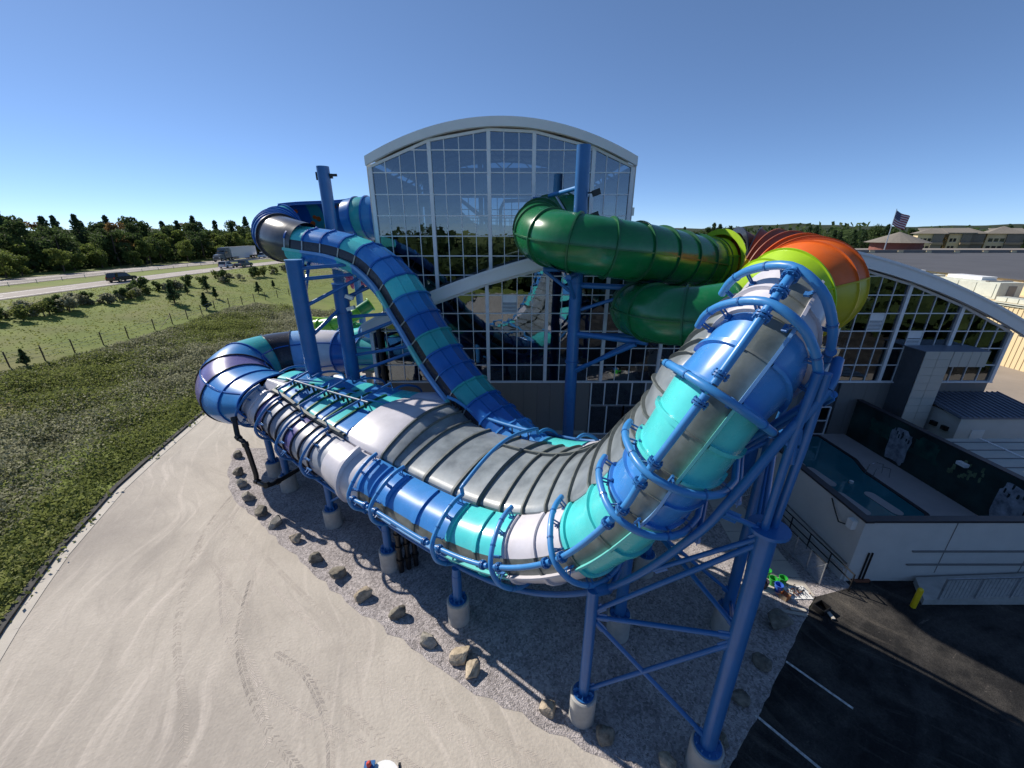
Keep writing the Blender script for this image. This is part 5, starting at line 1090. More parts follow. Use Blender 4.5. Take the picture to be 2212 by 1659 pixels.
# ------------------------------------------------------------------ boulders
def boulder_mesh(seed, n=3):
    import bmesh
    bm = bmesh.new(); bmesh.ops.create_icosphere(bm, subdivisions=n, radius=0.5); q = random.Random(seed)
    planes = []
    for _ in range(14):
        d = Vector((q.gauss(0, 1), q.gauss(0, 1), q.gauss(0, 0.8))).normalized(); planes.append((d, q.uniform(0.24, 0.42)))
    from mathutils import noise
    for v in bm.verts:
        p = v.co.copy()
        for d, h in planes:
            e = p.dot(d) - h
            if e > 0: p -= d * e * 0.97
        p += p.normalized() * (noise.noise(p * 4 + Vector((seed, 0, 0))) * 0.035 + noise.noise(p * 11 + Vector((0, seed, 0))) * 0.025)
        v.co = p
    me = bpy.data.meshes.new('boulder'); bm.to_mesh(me); bm.free(); return me
rocks = [((-19.479, 24.795, 0.000), .75, 'rock_dark', 'dark boulder topmost in the row, left of the drain pipe'), ((-17.943, 22.533, 0.000), .72, 'rock_dark', 'flat dark slab boulder second from the top of the row'), ((-17.016, 21.349, 0.000), .72, 'rock_grey', 'slanted grey boulder third from the top of the row'), ((-15.719, 19.903, 0.000), .78, 'rock_grey', 'rounded grey boulder fourth from the top of the row'),
 ((-14.183, 18.643, 0.000), .8, 'rock_dark', 'darkest brown boulder at the bend of the gravel edge'), ((-12.912, 17.721, 0.000), .78, 'rock_grey', 'olive grey boulder just below the darkest one'), ((-11.181, 16.495, 0.000), .68, 'rock_tan', 'small pale flat topped boulder level with the second footing'), ((-9.527, 15.183, 0.000), .72, 'rock_dark', 'angular two toned boulder left of the third footing'),
 ((-8.036, 14.229, 0.000), .8, 'rock_dark', 'brown blocky boulder below the third footing'), ((-6.490, 13.117, 0.000), .7, 'rock_tan', 'pale pointed boulder in the middle of the row'), ((-4.796, 12.187, -0.000), .72, 'rock_dark', 'brown round boulder left of the fourth footing'), ((-3.290, 11.018, 0.000), .74, 'rock_grey', 'grey angular boulder below the fourth footing'),
 ((-1.911, 10.366, 0.000), .82, 'rock_tan', 'big ridged cream boulder of the touching pair'), ((-1.433, 9.893, 0.000), .66, 'rock_tan', 'smooth tan boulder of the touching pair'), ((1.238, 8.614, 0.000), .62, 'rock_tan', 'pinkish tan boulder left of the sunlit footing'), ((2.976, 7.855, 0.000), .66, 'rock_dark', 'half shaded brown boulder below the sunlit footing'), ((4.620, 7.206, 0.000), .55, 'rock_tan', 'boulder cut by the picture bottom left of the near leg'),
 ((10.783, 11.766, 0.000), .95, 'rock_dark', 'largest shaded boulder by the walk end'), ((9.197, 10.228, 0.000), .72, 'rock_dark', 'shaded pointed boulder at the asphalt edge, second from the walk'), ((7.708, 8.968, 0.000), .66, 'rock_dark', 'shaded boulder at the asphalt edge, third from the walk'), ((6.555, 7.769, 0.000), .5, 'rock_dark', 'shaded boulder right behind the near leg footing')]
for i, (p, s, mt, lab) in enumerate(rocks):
    me = boulder_mesh(i * 7 + 3); me.materials.append(M[mt]); me.polygons.foreach_set('use_smooth', [True] * len(me.polygons)); me.set_sharp_from_angle(angle=R(24))
    q = random.Random(i); o = inst(me, 'boulder', None, (p[0], p[1], s * 0.25), (q.uniform(-.3, .3), q.uniform(-.3, .3), q.uniform(0, 6.28)), (s * 1.2, s * q.uniform(0.95, 1.15), s * q.uniform(0.8, 1.0)))
    tag(o, lab, 'boulder', 'boulders lining the gravel bed')

# ------------------------------------------------------------------ small things near the walk
def bucket(p, mt, lab, z=0.035):
    t = empty('bucket', (p[0], p[1], z), rnd.uniform(0, 6)); tag(t, lab, 'bucket', 'buckets on the walk')
    A = np.linspace(0, 2 * math.pi, 18, endpoint=False); b = MB()
    prof = [(0.0, 0.0), (0.13, 0.0), (0.165, 0.34), (0.18, 0.34), (0.18, 0.37), (0.155, 0.37), (0.12, 0.04), (0.0, 0.03)]
    b.loft([[(max(r, 0.001) * math.cos(a), max(r, 0.001) * math.sin(a), z_) for a in A] for r, z_ in prof], close=True); b.build('pail', mt, t, smooth=40)
    MB().tube([(0.18 * math.cos(a), -0.02 - 0.05 * math.sin(a), 0.33 - 0.24 * math.sin(a) * 0.9) for a in np.linspace(0, math.pi, 9)], 0.008, 5).build('handle', 'galv', t)
bucket((11.807, 14.229, 0.000), 'bucket_green', 'green bucket standing apart at the back of the group'); bucket((11.802, 13.759, 0.000), 'bucket_green', 'green bucket in the middle of the group'); bucket((12.260, 13.784, 0.000), 'bucket_green', 'green bucket nearest the rubble pile'); bucket((11.334, 13.607, 0.000), 'bucket_dark', 'dark bucket leftmost in the group'); bucket((11.837, 13.408, -0.000), 'bucket_blue', 'blue bucket in front of the green ones')
pile = empty('rubble_pile', (*(12.660, 13.310, 0.000)[:2], 0.04)); tag(pile, 'pile of grey scraps on a white sheet at the walk end', 'scrap pile')
MB().box((0, 0, 0.0), (0.95, 0.7, 0.012)).build('sheet', 'white_paint', pile)
for k in range(60):
    q = random.Random(k); MB().box((q.gauss(0, 0.2), q.gauss(0, 0.14), 0.03 + q.uniform(0, 0.1)), (q.uniform(0.03, 0.14), q.uniform(0.02, 0.05), 0.02), Matrix.Rotation(q.uniform(0, 3), 3, 'Z') @ Matrix.Rotation(q.uniform(-.5, .5), 3, 'X')).build('scrap', ('galv', 'black', 'rust')[k % 7 % 3], pile)
ob = empty('tipped_box', (*(11.917, 13.046, -0.000)[:2], 0.035), 0.5); tag(ob, 'open brown box beside the blue bucket', 'box')
for s in (-1, 1): MB().box((s * 0.17, 0, 0.1), (0.02, 0.3, 0.2)).build('side', 'wood', ob); MB().box((0, s * 0.15, 0.1), (0.32, 0.02, 0.2)).build('side', 'sign_orange', ob)
MB().box((0, 0, 0.01), (0.32, 0.28, 0.02)).build('bottom', 'wood', ob)
for (a, b_, lab) in (((11.365, 12.361, 0.000), (12.285, 12.165, 0.000), 'long pale board lying in the shade at the walk end'), ((11.788, 12.472, 0.000), (12.395, 12.383, -0.000), 'shorter pale board behind the long one'), ((13.279, 12.361, 0.000), (13.262, 11.974, 0.000), 'thin plank lying on the asphalt by the walk')):
    tag(MB().bar((a[0], a[1], 0.07), (b_[0], b_[1], 0.07), 0.14, 0.04).build('board', 'concrete_new'), lab, 'board', 'loose boards')
crate = empty('black_crate', (*(13.088, 12.450, 0.000)[:2], 0.01), 0.4); tag(crate, 'open black crate at the walk corner', 'crate')
for s in (-1, 1): MB().box((s * 0.25, 0, 0.13), (0.03, 0.4, 0.26)).build('side', 'black', crate); MB().box((0, s * 0.2, 0.13), (0.47, 0.03, 0.26)).build('side', 'black', crate)
bl = empty('bollard', (17.12, 12.6, 0)); tag(bl, 'yellow steel bollard on the asphalt by the ramp', 'bollard')
MB().tube([(0, 0, 0), (0, 0, 0.98), (0, 0, 1.03), (0, 0, 1.06)], [0.1, 0.1, 0.08, 0.03], 18).build('post', 'yellow_paint', bl, smooth=50); MB().cyl((0, 0, 0.0), (0, 0, 0.02), 0.13, 18).build('base', 'black', bl)
cart = empty('wheeled_stand', (*(15.945, 13.939, 0.000)[:2], 0.01)); tag(cart, 'dark upright wheeled stand against the pool wall', 'stand')
for s in (-0.08, 0.08): MB().box((s, 0, 0.85), (0.05, 0.05, 1.6)).build('upright', 'black', cart)
MB().box((0, 0, 0.08), (0.8, 0.22, 0.08)).build('base', 'rust', cart)
for s in (-0.38, 0.38): MB().cyl((s, -0.15, 0.06), (s, 0.15, 0.06), 0.06, 8).build('wheel', 'tyre', cart)
# chain-link fence along the pool wall
fc_ = empty('chain_link_fence'); tag(fc_, 'low chain link fence along the foot of the pool wall', 'fence')
fa, fb2 = Vector((13.55, 18.7, 0)), Vector((13.95, 13.75, 0)); L = (fb2 - fa); npst = 6
for k in range(npst + 1):
    p = fa + L * k / npst; MB().cyl(p, p + V(0, 0, 1.25), 0.03, 8).build('post', 'galv', fc_)
for z in (0.08, 1.22): MB().cyl(fa + V(0, 0, z), fb2 + V(0, 0, z), 0.022, 8).build('rail', 'black' if z > 1 else 'galv', fc_)
for k in range(npst): p, q = fa + L * k / npst, fa + L * (k + 1) / npst; MB().cyl(p + V(0, 0, 0.1), q + V(0, 0, 1.2), 0.014, 6).build('tension_rod', 'galv', fc_)
mw = MB(); H_ = 1.1; n_ = 60
for k in range(-8, n_):
    for sgn in (1, -1):
        s0, s1 = k / n_ * L.length, k / n_ * L.length + H_; d = L.normalized()
        a0, a1 = max(0, s0), min(L.length, s1)
        if a1 <= a0: continue
        z0, z1 = 0.1 + (a0 - s0), 0.1 + (a1 - s0)
        if sgn < 0: z0, z1 = 1.3 - z0, 1.3 - z1
        mw.bar(fa + d * a0 + V(0, 0, z0), fa + d * a1 + V(0, 0, z1), 0.008)
tag(mw.build('mesh_wires', 'galv', fc_), kind='stuff')
rl = empty('guard_rail'); tag(rl, 'dark low guard rail at the foot of the pool wall corner', 'rail')
for z in (0.55, 0.95): MB().cyl((14.75, 18.5, z), (15.0, 13.4, z), 0.03, 8).build('rail', 'black', rl)
for k in range(5): p = V(14.75, 18.5, 0).lerp(V(15.0, 13.4, 0), k / 4); MB().cyl(p, p + V(0, 0, 0.97), 0.03, 8).build('post', 'black', rl)
# small gate near the hall by the gravel
gt = empty('small_gate'); tag(gt, 'white barred gate standing near the hall door', 'gate')
ga, gb = (13.734, 20.126, 0.000), (15.091, 20.444, 0.000)
for k in range(12): p = Vector(ga).lerp(Vector(gb), k / 11); MB().cyl(p + V(0, 0, 0.05), p + V(0, 0, 1.1), 0.012, 5).build('bar', 'white_paint', gt)
for z in (0.1, 1.1): MB().cyl(Vector(ga) + V(0, 0, z), Vector(gb) + V(0, 0, z), 0.02, 6).build('rail', 'white_paint', gt)
# lamp globe by the wall
tag(MB().tube([(15.05, 18.4 , 0.4), (15.05, 18.4, 0.5), (15.05, 18.4, 0.85), (15.05, 18.4, 1.15), (15.05, 18.4, 1.2)], [0.05, 0.16, 0.2, 0.14, 0.03], 14).build('wall_bulkhead', 'white_paint', None, smooth=50), 'white rounded fitting at the foot of the pool wall', 'fitting')
# machine cut by the bottom of the picture
mc = empty('work_machine', ((-3.275, 6.255, 2.160)[0], (-3.275, 6.255, 2.160)[1] - 0.29, 0), 0.1); tag(mc, 'white roofed work machine with red beacon cut by the picture bottom', 'machine')
MB().box((0, -0.6, 0.75), (0.9, 1.6, 0.6)).build('chassis', 'steel_blue', mc)
for sx in (-0.5, 0.5):
    for sy in (-1.0, 0.4): MB().cyl((sx - 0.1, sy, 0.36), (sx + 0.1, sy, 0.36), 0.36, 16).build('wheel', 'tyre', mc, smooth=40)
for sx in (-0.38, 0.38):
    for sy in (-0.85, 0.2): MB().box((sx, sy, 1.55), (0.06, 0.06, 1.1)).build('roof_post', 'black', mc)
b = MB(); rp = rounded(0, -0.33, 0.42, 0.62, 0, 5); b.prism(rp, 2.08, 2.16); b.build('roof', 'white_paint', mc, smooth=40)
MB().box((-0.36, 0.16, 2.2), (0.26, 0.22, 0.1)).build('lamp_base', 'steel_blue', mc); MB().tube([(-0.36, 0.16, 2.25), (-0.36, 0.16, 2.36), (-0.36, 0.16, 2.4)], [0.06, 0.06, 0.03], 10).build('beacon', 'red_lamp', mc, smooth=40)

# tyre tread marks pressed into the drive
def track(P, w, seed, dark=True):
    q = random.Random(seed); C = catmull([(a, b, 0) for a, b in P], 260); b = MB()
    for i in range(1, len(C) - 1):
        t = Vector(C[i + 1]) - Vector(C[i - 1]); t.normalize(); n_ = Vector((-t.y, t.x, 0)); p = Vector(C[i])
        if q.random() < 0.4 + 0.35 * (math.sin(i * 0.05 + seed) > 0.3): continue
        for s_ in (-1, 1):
            c = p + n_ * s_ * w * 0.25; a = n_ * w * 0.2 + t * 0.06 * s_
            L_ = (Vector(C[i + 1]) - p).length * 0.28
            b.add([(c - a - t * L_).to_tuple(), (c + a - t * L_).to_tuple(), (c + a + t * L_).to_tuple(), (c - a + t * L_).to_tuple()], [(0, 1, 2, 3)])
    b.v = [(x_, y_, 0.0045 + 0.00025 * (seed % 20) + (0.0015 if seed >= 20 else 0)) for x_, y_, _ in b.v]
    tag(b.build('tyre_track', 'dirt_track' if dark else 'dirt_pale'), kind='structure')
M['dirt_track'] = ground_mat('dirt_track', (0.42, 0.37, 0.32), (0.47, 0.42, 0.365), 0.8, bump=0.3, bscale=20)
M['dirt_pale'] = ground_mat('dirt_pale', (0.52, 0.46, 0.40), (0.56, 0.50, 0.44), 0.8, bump=0.3, bscale=20)
ge = [Vector(p[:2] + (0,)) for p in gravel_edge][4:]
def off(d): return [((p.x - d * 0.55), (p.y - d * 0.83)) for p in ge]
for k, (d, w) in enumerate(((0.9, 0.26), (1.5, 0.26), (2.7, 0.28))): track(off(d), w, k, k % 2 == 0)
for k, P in enumerate((((-16.5, 24), (-15.5, 18), (-12.5, 13), (-9, 9.5), (-6.5, 6)), ((-17.3, 24), (-16.5, 17.5), (-13.8, 12), (-10.5, 8), (-8, 4)), ((-14, 15), (-11.5, 11.5), (-8.5, 9.2), (-5, 7.8), (-2.4, 6.9)), ((-12, 14), (-10.8, 11.2), (-8.6, 8.7), (-6, 6.8)), ((-9, 10.6), (-7.5, 9.8), (-6, 8.2), (-5.2, 6.6)))): track(P, 0.28, 20 + k, k % 2 == 1)

# ------------------------------------------------------------------ vegetation
def quad_mesh(name, C, S, mt, seed, flat=0.0, asp=1.0, nrm=None):
    """one mesh of small leaf faces: centres C (n,3), half sizes S (n,), random tilt."""
    g = np.random.default_rng(seed); n = len(C)
    a = g.normal(size=(n, 3)); a[:, 2] *= (1 - flat)
    a /= np.linalg.norm(a, axis=1)[:, None]; r = g.normal(size=(n, 3)); b = np.cross(a, r); b /= np.linalg.norm(b, axis=1)[:, None]
    S = np.asarray(S)[:, None]; V_ = np.stack([C - a * S * asp - b * S * 0.25, C - a * S * 0.1 - b * S * 0.8, C + a * S * asp + b * S * 0.15, C + a * S * 0.2 + b * S * 0.75], 1).reshape(-1, 3)
    me = bpy.data.meshes.new(name); me.vertices.add(4 * n); me.vertices.foreach_set('co', V_.ravel().astype(np.float32))
    me.loops.add(4 * n); me.loops.foreach_set('vertex_index', np.arange(4 * n, dtype=np.int32))
    me.polygons.add(n); me.polygons.foreach_set('loop_start', np.arange(0, 4 * n, 4, dtype=np.int32)); me.polygons.foreach_set('loop_total', np.full(n, 4, dtype=np.int32))
    me.materials.append(M[mt]); me.update(calc_edges=True); return me
def crown_pts(seed, h, w, n, kind):
    g = np.random.default_rng(seed); out = []; sz = []
    if kind == 'round':
        k = 15; cz = g.uniform(0.30, 0.92, k) * h; rad = w * 0.5 * np.sqrt(np.clip(1 - ((cz / h - 0.55) / 0.52) ** 2, 0.05, 1)) * g.uniform(0.25, 0.8, k); an = g.uniform(0, 6.28, k)
        cc = np.stack([rad * np.cos(an), rad * np.sin(an), cz], 1); cr = g.uniform(0.13, 0.24, k) * w
    elif kind == 'pine':
        k = 40; cz = np.linspace(0.2, 0.98, k) * h; rad = w * 0.5 * (1.03 - cz / h) * g.uniform(0.2, 1.15, k); an = np.cumsum(g.uniform(1.5, 3.2, k))
        cc = np.stack([rad * np.cos(an), rad * np.sin(an), cz], 1); cr = w * (0.075 + 0.14 * (1.02 - cz / h))
    else:
        k = 9; cz = g.uniform(0.15, 0.8, k) * h; rad = w * 0.33 * g.uniform(0.2, 1, k); an = g.uniform(0, 6.28, k)
        cc = np.stack([rad * np.cos(an), rad * np.sin(an), cz], 1); cr = g.uniform(0.16, 0.28, k) * w
    idx = g.integers(0, len(cc), n); d = g.normal(size=(n, 3)); d /= np.linalg.norm(d, axis=1)[:, None]; d[:, 2] *= 0.75
    C = cc[idx] + d * (cr[idx] * g.uniform(0.55, 1.08, n))[:, None]; C[:, 2] = np.maximum(C[:, 2], 0.05 * h); return C, cc
def tree_proto(seed, h, w, mt, kind, n=1000, leaf=0.42, name='tree'):
    C, cc = crown_pts(seed, h, w, n, kind); g = np.random.default_rng(seed + 99)
    crown = quad_mesh('crown', C, g.uniform(0.6, 1.3, n) * leaf, mt, seed)
    b = MB(); b.tube([(0, 0, -0.3), (0.05 * w, 0, h * 0.35), (0, 0.03 * w, h * 0.85)], [h * 0.02 + 0.05, h * 0.014 + 0.03, 0.03], 7)
    for c in cc[::3]: b.tube([(0, 0, c[2] * 0.6), tuple(c * np.array([0.9, 0.9, 0.97]))], [0.06, 0.02], 5, caps=False)
    return crown, b.mesh('trunk', 'bark')
def plant(protos, k, x, y, z, s, rz, nm, lab, grp, cat='tree', parts=('trunk', 'crown')):
    cr, tr = protos[k]; t = empty(nm, (x, y, z), rz); t.scale = (s, s, s * rnd.uniform(0.9, 1.12)); tag(t, lab, cat, grp); inst(tr, parts[0], t); inst(cr, parts[1], t); return t
protos = [tree_proto(1, 15, 10, 'leaf_dark', 'round', 2600, 0.34), tree_proto(2, 14, 11, 'leaf_dark', 'round', 2600, 0.34), tree_proto(3, 13, 9, 'leaf_mid', 'round', 2400, 0.32), tree_proto(4, 16, 8, 'leaf_pine', 'pine', 2400, 0.30), tree_proto(5, 17, 7, 'leaf_pine', 'pine', 2400, 0.30), tree_proto(6, 15, 9, 'leaf_autumn', 'round', 2400, 0.34), tree_proto(7, 9, 9, 'leaf_mid', 'bush', 2000, 0.30), tree_proto(8, 13, 12, 'leaf_dark', 'round', 2800, 0.34), tree_proto(9, 16, 8.5, 'leaf_pine', 'pine', 2400, 0.30)]
def hwx(y): return 0.0 if y < 95 else 0.0011 * (y - 95) ** 2 * (1 if y < 260 else 1)
WL = {0: 'dark leafy tree in the wood beyond the highway', 1: 'dark leafy tree in the wood beyond the highway', 2: 'lighter green leafy tree in the wood beyond the highway', 3: 'dark pointed pine rising from the wood beyond the highway', 4: 'dark pointed pine rising from the wood beyond the highway', 5: 'rusty brown leafy tree in the wood beyond the highway', 6: 'low bushy green tree at the front of the wood by the highway', 7: 'dark leafy tree in the wood beyond the highway', 8: 'dark pointed pine rising from the wood beyond the highway'}
GW = {0: 'dark leafy trees beyond the highway', 1: 'dark leafy trees beyond the highway', 7: 'dark leafy trees beyond the highway', 2: 'light leafy trees beyond the highway', 3: 'pines beyond the highway', 4: 'pines beyond the highway', 8: 'pines beyond the highway', 5: 'brown trees beyond the highway', 6: 'low bushy trees by the highway'}
q = random.Random(5)
for row, (x0, kinds, sc, step) in enumerate(((-117, (6, 6, 6, 2), 0.62, 6.0), (-123, (6, 2, 1, 7), 0.8, 6.5), (-130, (0, 1, 7, 2, 5, 7), 0.86, 5.4), (-138, (3, 8, 0, 1, 7, 1), 0.88, 5.0), (-147, (4, 3, 8, 8, 0, 5), 0.93, 4.6))):
    y = 62 + row * 2.3
    while y < 300:
        x = x0 + hwx(y) + q.uniform(-2.5, 2.5); k = q.choice(kinds); s = sc * q.uniform(0.9, 1.08)
        if row == 0 and q.random() < 0.25: y += step; continue
        plant(protos, k, x, y, 5.0, s, q.uniform(0, 6.28), 'pine_tree' if k in (3, 4, 8) else 'tree', WL[k], GW[k]); y += step * q.uniform(0.8, 1.2) * (1 + (y - 60) / 400)
# trees behind the resort on the right
q = random.Random(8); RL = 'dark green tree in the belt behind the resort roofs'
for row, (y0, sc) in enumerate(((225, 0.95), (245, 1.05), (268, 1.15))):
    x = 40 + row * 4
    while x < 345:
        k = q.choice((0, 1, 7, 3, 8)); s = sc * q.uniform(0.8, 1.12)
        plant(protos, k, x, y0 + q.uniform(-6, 6), 0, s, q.uniform(0, 6.28), 'tree', RL, 'trees behind the resort'); x += q.uniform(6.5, 9.5)
# far wooded hills, and the wood behind the viewer that the glass mirrors
hb = MB(); g = np.random.default_rng(3)
for (yy, base, amp, sd) in ((900, 19, 7, 1), (1500, 30, 12, 2), (2300, 38, 19, 5)):
    xs_ = np.linspace(-900 if yy < 1000 else -2600, 3600, 160); ph = g.uniform(0, 6, 6)
    top = [base * (0.55 + 0.45 * (x > -200)) + amp * (0.5 * math.sin(x / 310 + ph[0]) + 0.35 * math.sin(x / 140 + ph[1]) + 0.14 * math.sin(x / 37 + ph[2])) for x in xs_]
    hb.loft([[(x, yy - 220, -1) for x in xs_], [(x, yy - 60, t_ * 0.7) for x, t_ in zip(xs_, top)], [(x, yy, t_) for x, t_ in zip(xs_, top)], [(x, yy + 200, -2) for x in xs_]])
M['hill'] = ground_mat('hill', (0.012, 0.022, 0.012), (0.045, 0.06, 0.028), 0.05, bump=1.0, bscale=0.15)
tag(hb.build('hills', 'hill', smooth=60), kind='structure')
g = np.random.default_rng(11); N = 20000; ang = g.uniform(math.pi * 0.9, math.pi * 2.1, N); rad = g.uniform(55, 150, N); zz = g.uniform(0, 1, N) ** 0.8 * (11 + 3 * np.sin(ang * 9) + 2 * np.sin(ang * 23)) * np.interp(rad, [55, 90, 150], [0.35, 0.8, 1.25])
fw = bpy.data.objects.new('wood', quad_mesh('rear_wood', np.stack([rad * np.cos(ang), rad * np.sin(ang), zz], 1), g.uniform(1.2, 2.6, N), 'leaf_dark', 12)); col.objects.link(fw); tag(fw, 'dark wood standing behind the viewpoint', 'wood', kind='stuff')
N = 9000; xx = g.uniform(-60, 420, N); yy = g.uniform(290, 420, N); zz = g.uniform(0, 1, N) * (15 + 3 * np.sin(xx / 9.0) + 3 * np.sin(xx / 31.0))
fw = bpy.data.objects.new('wood', quad_mesh('far_wood', np.stack([xx, yy, zz], 1), g.uniform(1.2, 2.4, N), 'leaf_dark', 13)); col.objects.link(fw); tag(fw, 'far dark wood running along the horizon', 'wood', kind='stuff')
N = 30000; yy = g.uniform(62, 330, N); hx_ = np.where(yy < 95, 0, 0.0011 * (yy - 95) ** 2); xx = -g.uniform(122, 158, N) + hx_; zz = 5 + g.uniform(0, 1, N) * np.interp(-(xx - hx_), [122, 135, 158], [3.5, 8, 11])
fw = bpy.data.objects.new('undergrowth', quad_mesh('undergrowth', np.stack([xx, yy, zz], 1), g.uniform(0.4, 0.8, N), 'leaf_dark', 14)); col.objects.link(fw); tag(fw, 'dense dark undergrowth between the trees beyond the highway', 'undergrowth', kind='stuff')

# fence between brush and field
fpts = [(-51.067, 36.393, 2.257), (-50.841, 38.486, 2.170), (-50.166, 41.124, 2.024), (-50.082, 44.159, 2.011), (-50.055, 47.582, 2.006), (-49.921, 50.850, 1.985), (-50.225, 55.358, 2.034), (-50.610, 58.994, 2.096), (-50.772, 62.232, 2.122), (-51.044, 65.736, 2.166), (-51.676, 69.772, 2.268), (-51.258, 72.905, 2.200), (-50.766, 75.835, 2.121), (-50.550, 79.236, 2.086), (-50.009, 82.059, 1.999), (-49.522, 85.610, 1.921), (-49.056, 89.394, 1.848), (-48.098, 94.755, 1.697)]
fence = empty('field_fence'); tag(fence, 'thin wire fence on dark posts between the brush and the field', 'fence')
pm = MB().box((0, 0, 0.75), (0.09, 0.09, 1.7)).mesh('post', 'bark')
for p in fpts: inst(pm, 'post', fence, p)
for z in (0.5, 0.9, 1.35): MB().tube([(p[0], p[1], p[2] + z) for p in fpts], 0.012, 4).build('wire', 'galv', fence)
MB().cyl(Vector(fpts[6]) + V(0.3, 0.4, 0.05), Vector(fpts[7]) + V(0, 0, 1.3), 0.03, 6).build('corner_brace', 'wood', fence)
# brush between drive and fence
FA = np.array(fpts)
def fence_x(y): return np.interp(y, FA[:, 1], FA[:, 0])
g = np.random.default_rng(21); N = 26000
y = g.uniform(5, 78, N); kx = np.array([kerbx(v) for v in y]); fx_ = np.minimum(fence_x(y), kx - 4); u = g.uniform(0, 1, N); x = kx - 0.15 + g.normal(0, 0.12, N) + (fx_ - kx + 1.2) * u
keep = (np.sin(x * 0.7 + y * 0.31) + np.sin(x * 0.23 - y * 0.55) + g.normal(0, 0.8, N)) > -1.7
x, y, u = x[keep], y[keep], u[keep]; N = len(x); z = np.array([terr(a, b) for a, b in zip(x, y)])
K = 10; hgt = (0.3 + 0.75 * np.clip(np.sin(u * 3.1), 0, 1) ** 0.5) * (0.62 + 0.45 * np.sin(x * 0.9 + 0.6 * np.sin(y * 0.5)) * np.sin(y * 0.8 + x * 0.3)) * g.uniform(0.5, 1.25, N)
C = np.repeat(np.stack([x, y, z], 1), K, 0) + g.normal(size=(N * K, 3)) * np.array([0.28, 0.28, 0]) ; C[:, 2] += np.repeat(hgt, K) * g.uniform(0.15, 1, N * K)
pale = (np.sin(C[:, 0] * 0.35 + 1.3) + np.sin(C[:, 1] * 0.27 + C[:, 0] * 0.12) + g.normal(0, 0.7, len(C))) > -0.25
edge = np.repeat(u, K) < 0.12
for msk, mt, sd, nm, lab in ((pale & ~edge, 'leaf_weed', 22, 'brush', 'pale seeding brush covering the bank beside the drive'), (~(pale & ~edge), 'leaf_green', 23, 'brush', 'green leafy brush covering the bank beside the drive')):
    o = bpy.data.objects.new(nm, quad_mesh(nm, C[msk], g.uniform(0.055, 0.125, msk.sum()), mt, sd)); col.objects.link(o); tag(o, lab, 'brush', kind='stuff')
# field grass tufts
N = 24000; y = g.uniform(20, 200, N); fx_ = fence_x(y); x = fx_ - 0.5 - (fx_ + 78) * g.uniform(0, 1, N); ok = x < fx_; x, y = x[ok], y[ok]; N = len(x); z = np.array([terr(a, b) for a, b in zip(x, y)])
o = bpy.data.objects.new('field_grass', quad_mesh('field_grass', np.stack([x, y, z + 0.03], 1), g.uniform(0.06, 0.15, N), 'leaf_grass', 31, flat=0.6)); col.objects.link(o); tag(o, 'rough green grass covering the field below the highway', 'grass', kind='stuff')
# shrub row below the highway and young trees in the field
sp = [tree_proto(41, 2.0, 2.2, 'leaf_green', 'bush', 420, 0.16), tree_proto(42, 2.2, 2.0, 'leaf_dark', 'bush', 420, 0.16), tree_proto(43, 1.8, 2.4, 'leaf_weed', 'bush', 420, 0.16)]
q = random.Random(12); u = -30
while u < 640:
    v = 662 - 0.108 * (u + 30) + q.uniform(-3, 3) if u < 330 else 623 - 0.115 * (u - 330) + q.uniform(-2, 2)
    from_u = (u - 1106) / 865.0; 
    # foot of the embankment: a line running with the highway
    yy = None; Yg = np.linspace(40, 190, 400)
    xs_ = -66 + 0.0011 * np.clip(Yg - 95, 0, None) ** 2
    uu = 1106 + 865 * xs_ / (Yg * 0.9345 + 11 * 0.356); yy = float(np.interp(u, uu, Yg)); xx = float(np.interp(u, uu, xs_))
    k = q.randrange(3); plant(sp, k, xx + q.uniform(-2, 2), yy + q.uniform(-1, 1), terr(xx, yy) - 0.1, q.uniform(0.75, 1.35), q.uniform(0, 6), 'shrub', ('bright green shrub in the row along the highway bank', 'dark green shrub in the row along the highway bank', 'pale dusty shrub in the row along the highway bank')[k], ('green bank shrubs', 'dark bank shrubs', 'pale bank shrubs')[k], 'shrub', ('stem', 'foliage')); u += q.uniform(9, 17)
yp = [tree_proto(51, 3.0, 2.4, 'leaf_pine', 'pine', 700, 0.17), tree_proto(52, 2.4, 1.5, 'leaf_pine', 'pine', 600, 0.14), tree_proto(53, 2.2, 1.3, 'leaf_pine', 'pine', 600, 0.14)]
for i, (p, k, s, lab) in enumerate((((-58.535, 69.893, 3.370), 0, 1.15, 'largest young evergreen in the middle of the field'), ((-61.885, 77.474, 3.863), 1, 0.7, 'small thin evergreen right behind the largest one'), ((-61.001, 81.522, 3.738), 1, 1.0, 'bushy evergreen up by the highway shrubs'), ((-56.416, 77.165, 3.037), 2, 0.9, 'small evergreen below the bushy one in the field'), ((-52.726, 69.274, 2.439), 2, 1.2, 'dark evergreen standing close to the fence'), ((-53.978, 86.634, 2.643), 1, 1.05, 'pointed evergreen right of the middle of the field'), ((-55.302, 94.771, 2.858), 2, 0.75, 'smallest round evergreen near the blue slide'), ((-50.136, 39.343, 2.035), 2, 0.8, 'lone small evergreen beside the fence at far left'))):
    plant(yp, k, p[0], p[1], p[2], s, i, 'young_evergreen', lab, 'young evergreens in the field', 'evergreen')

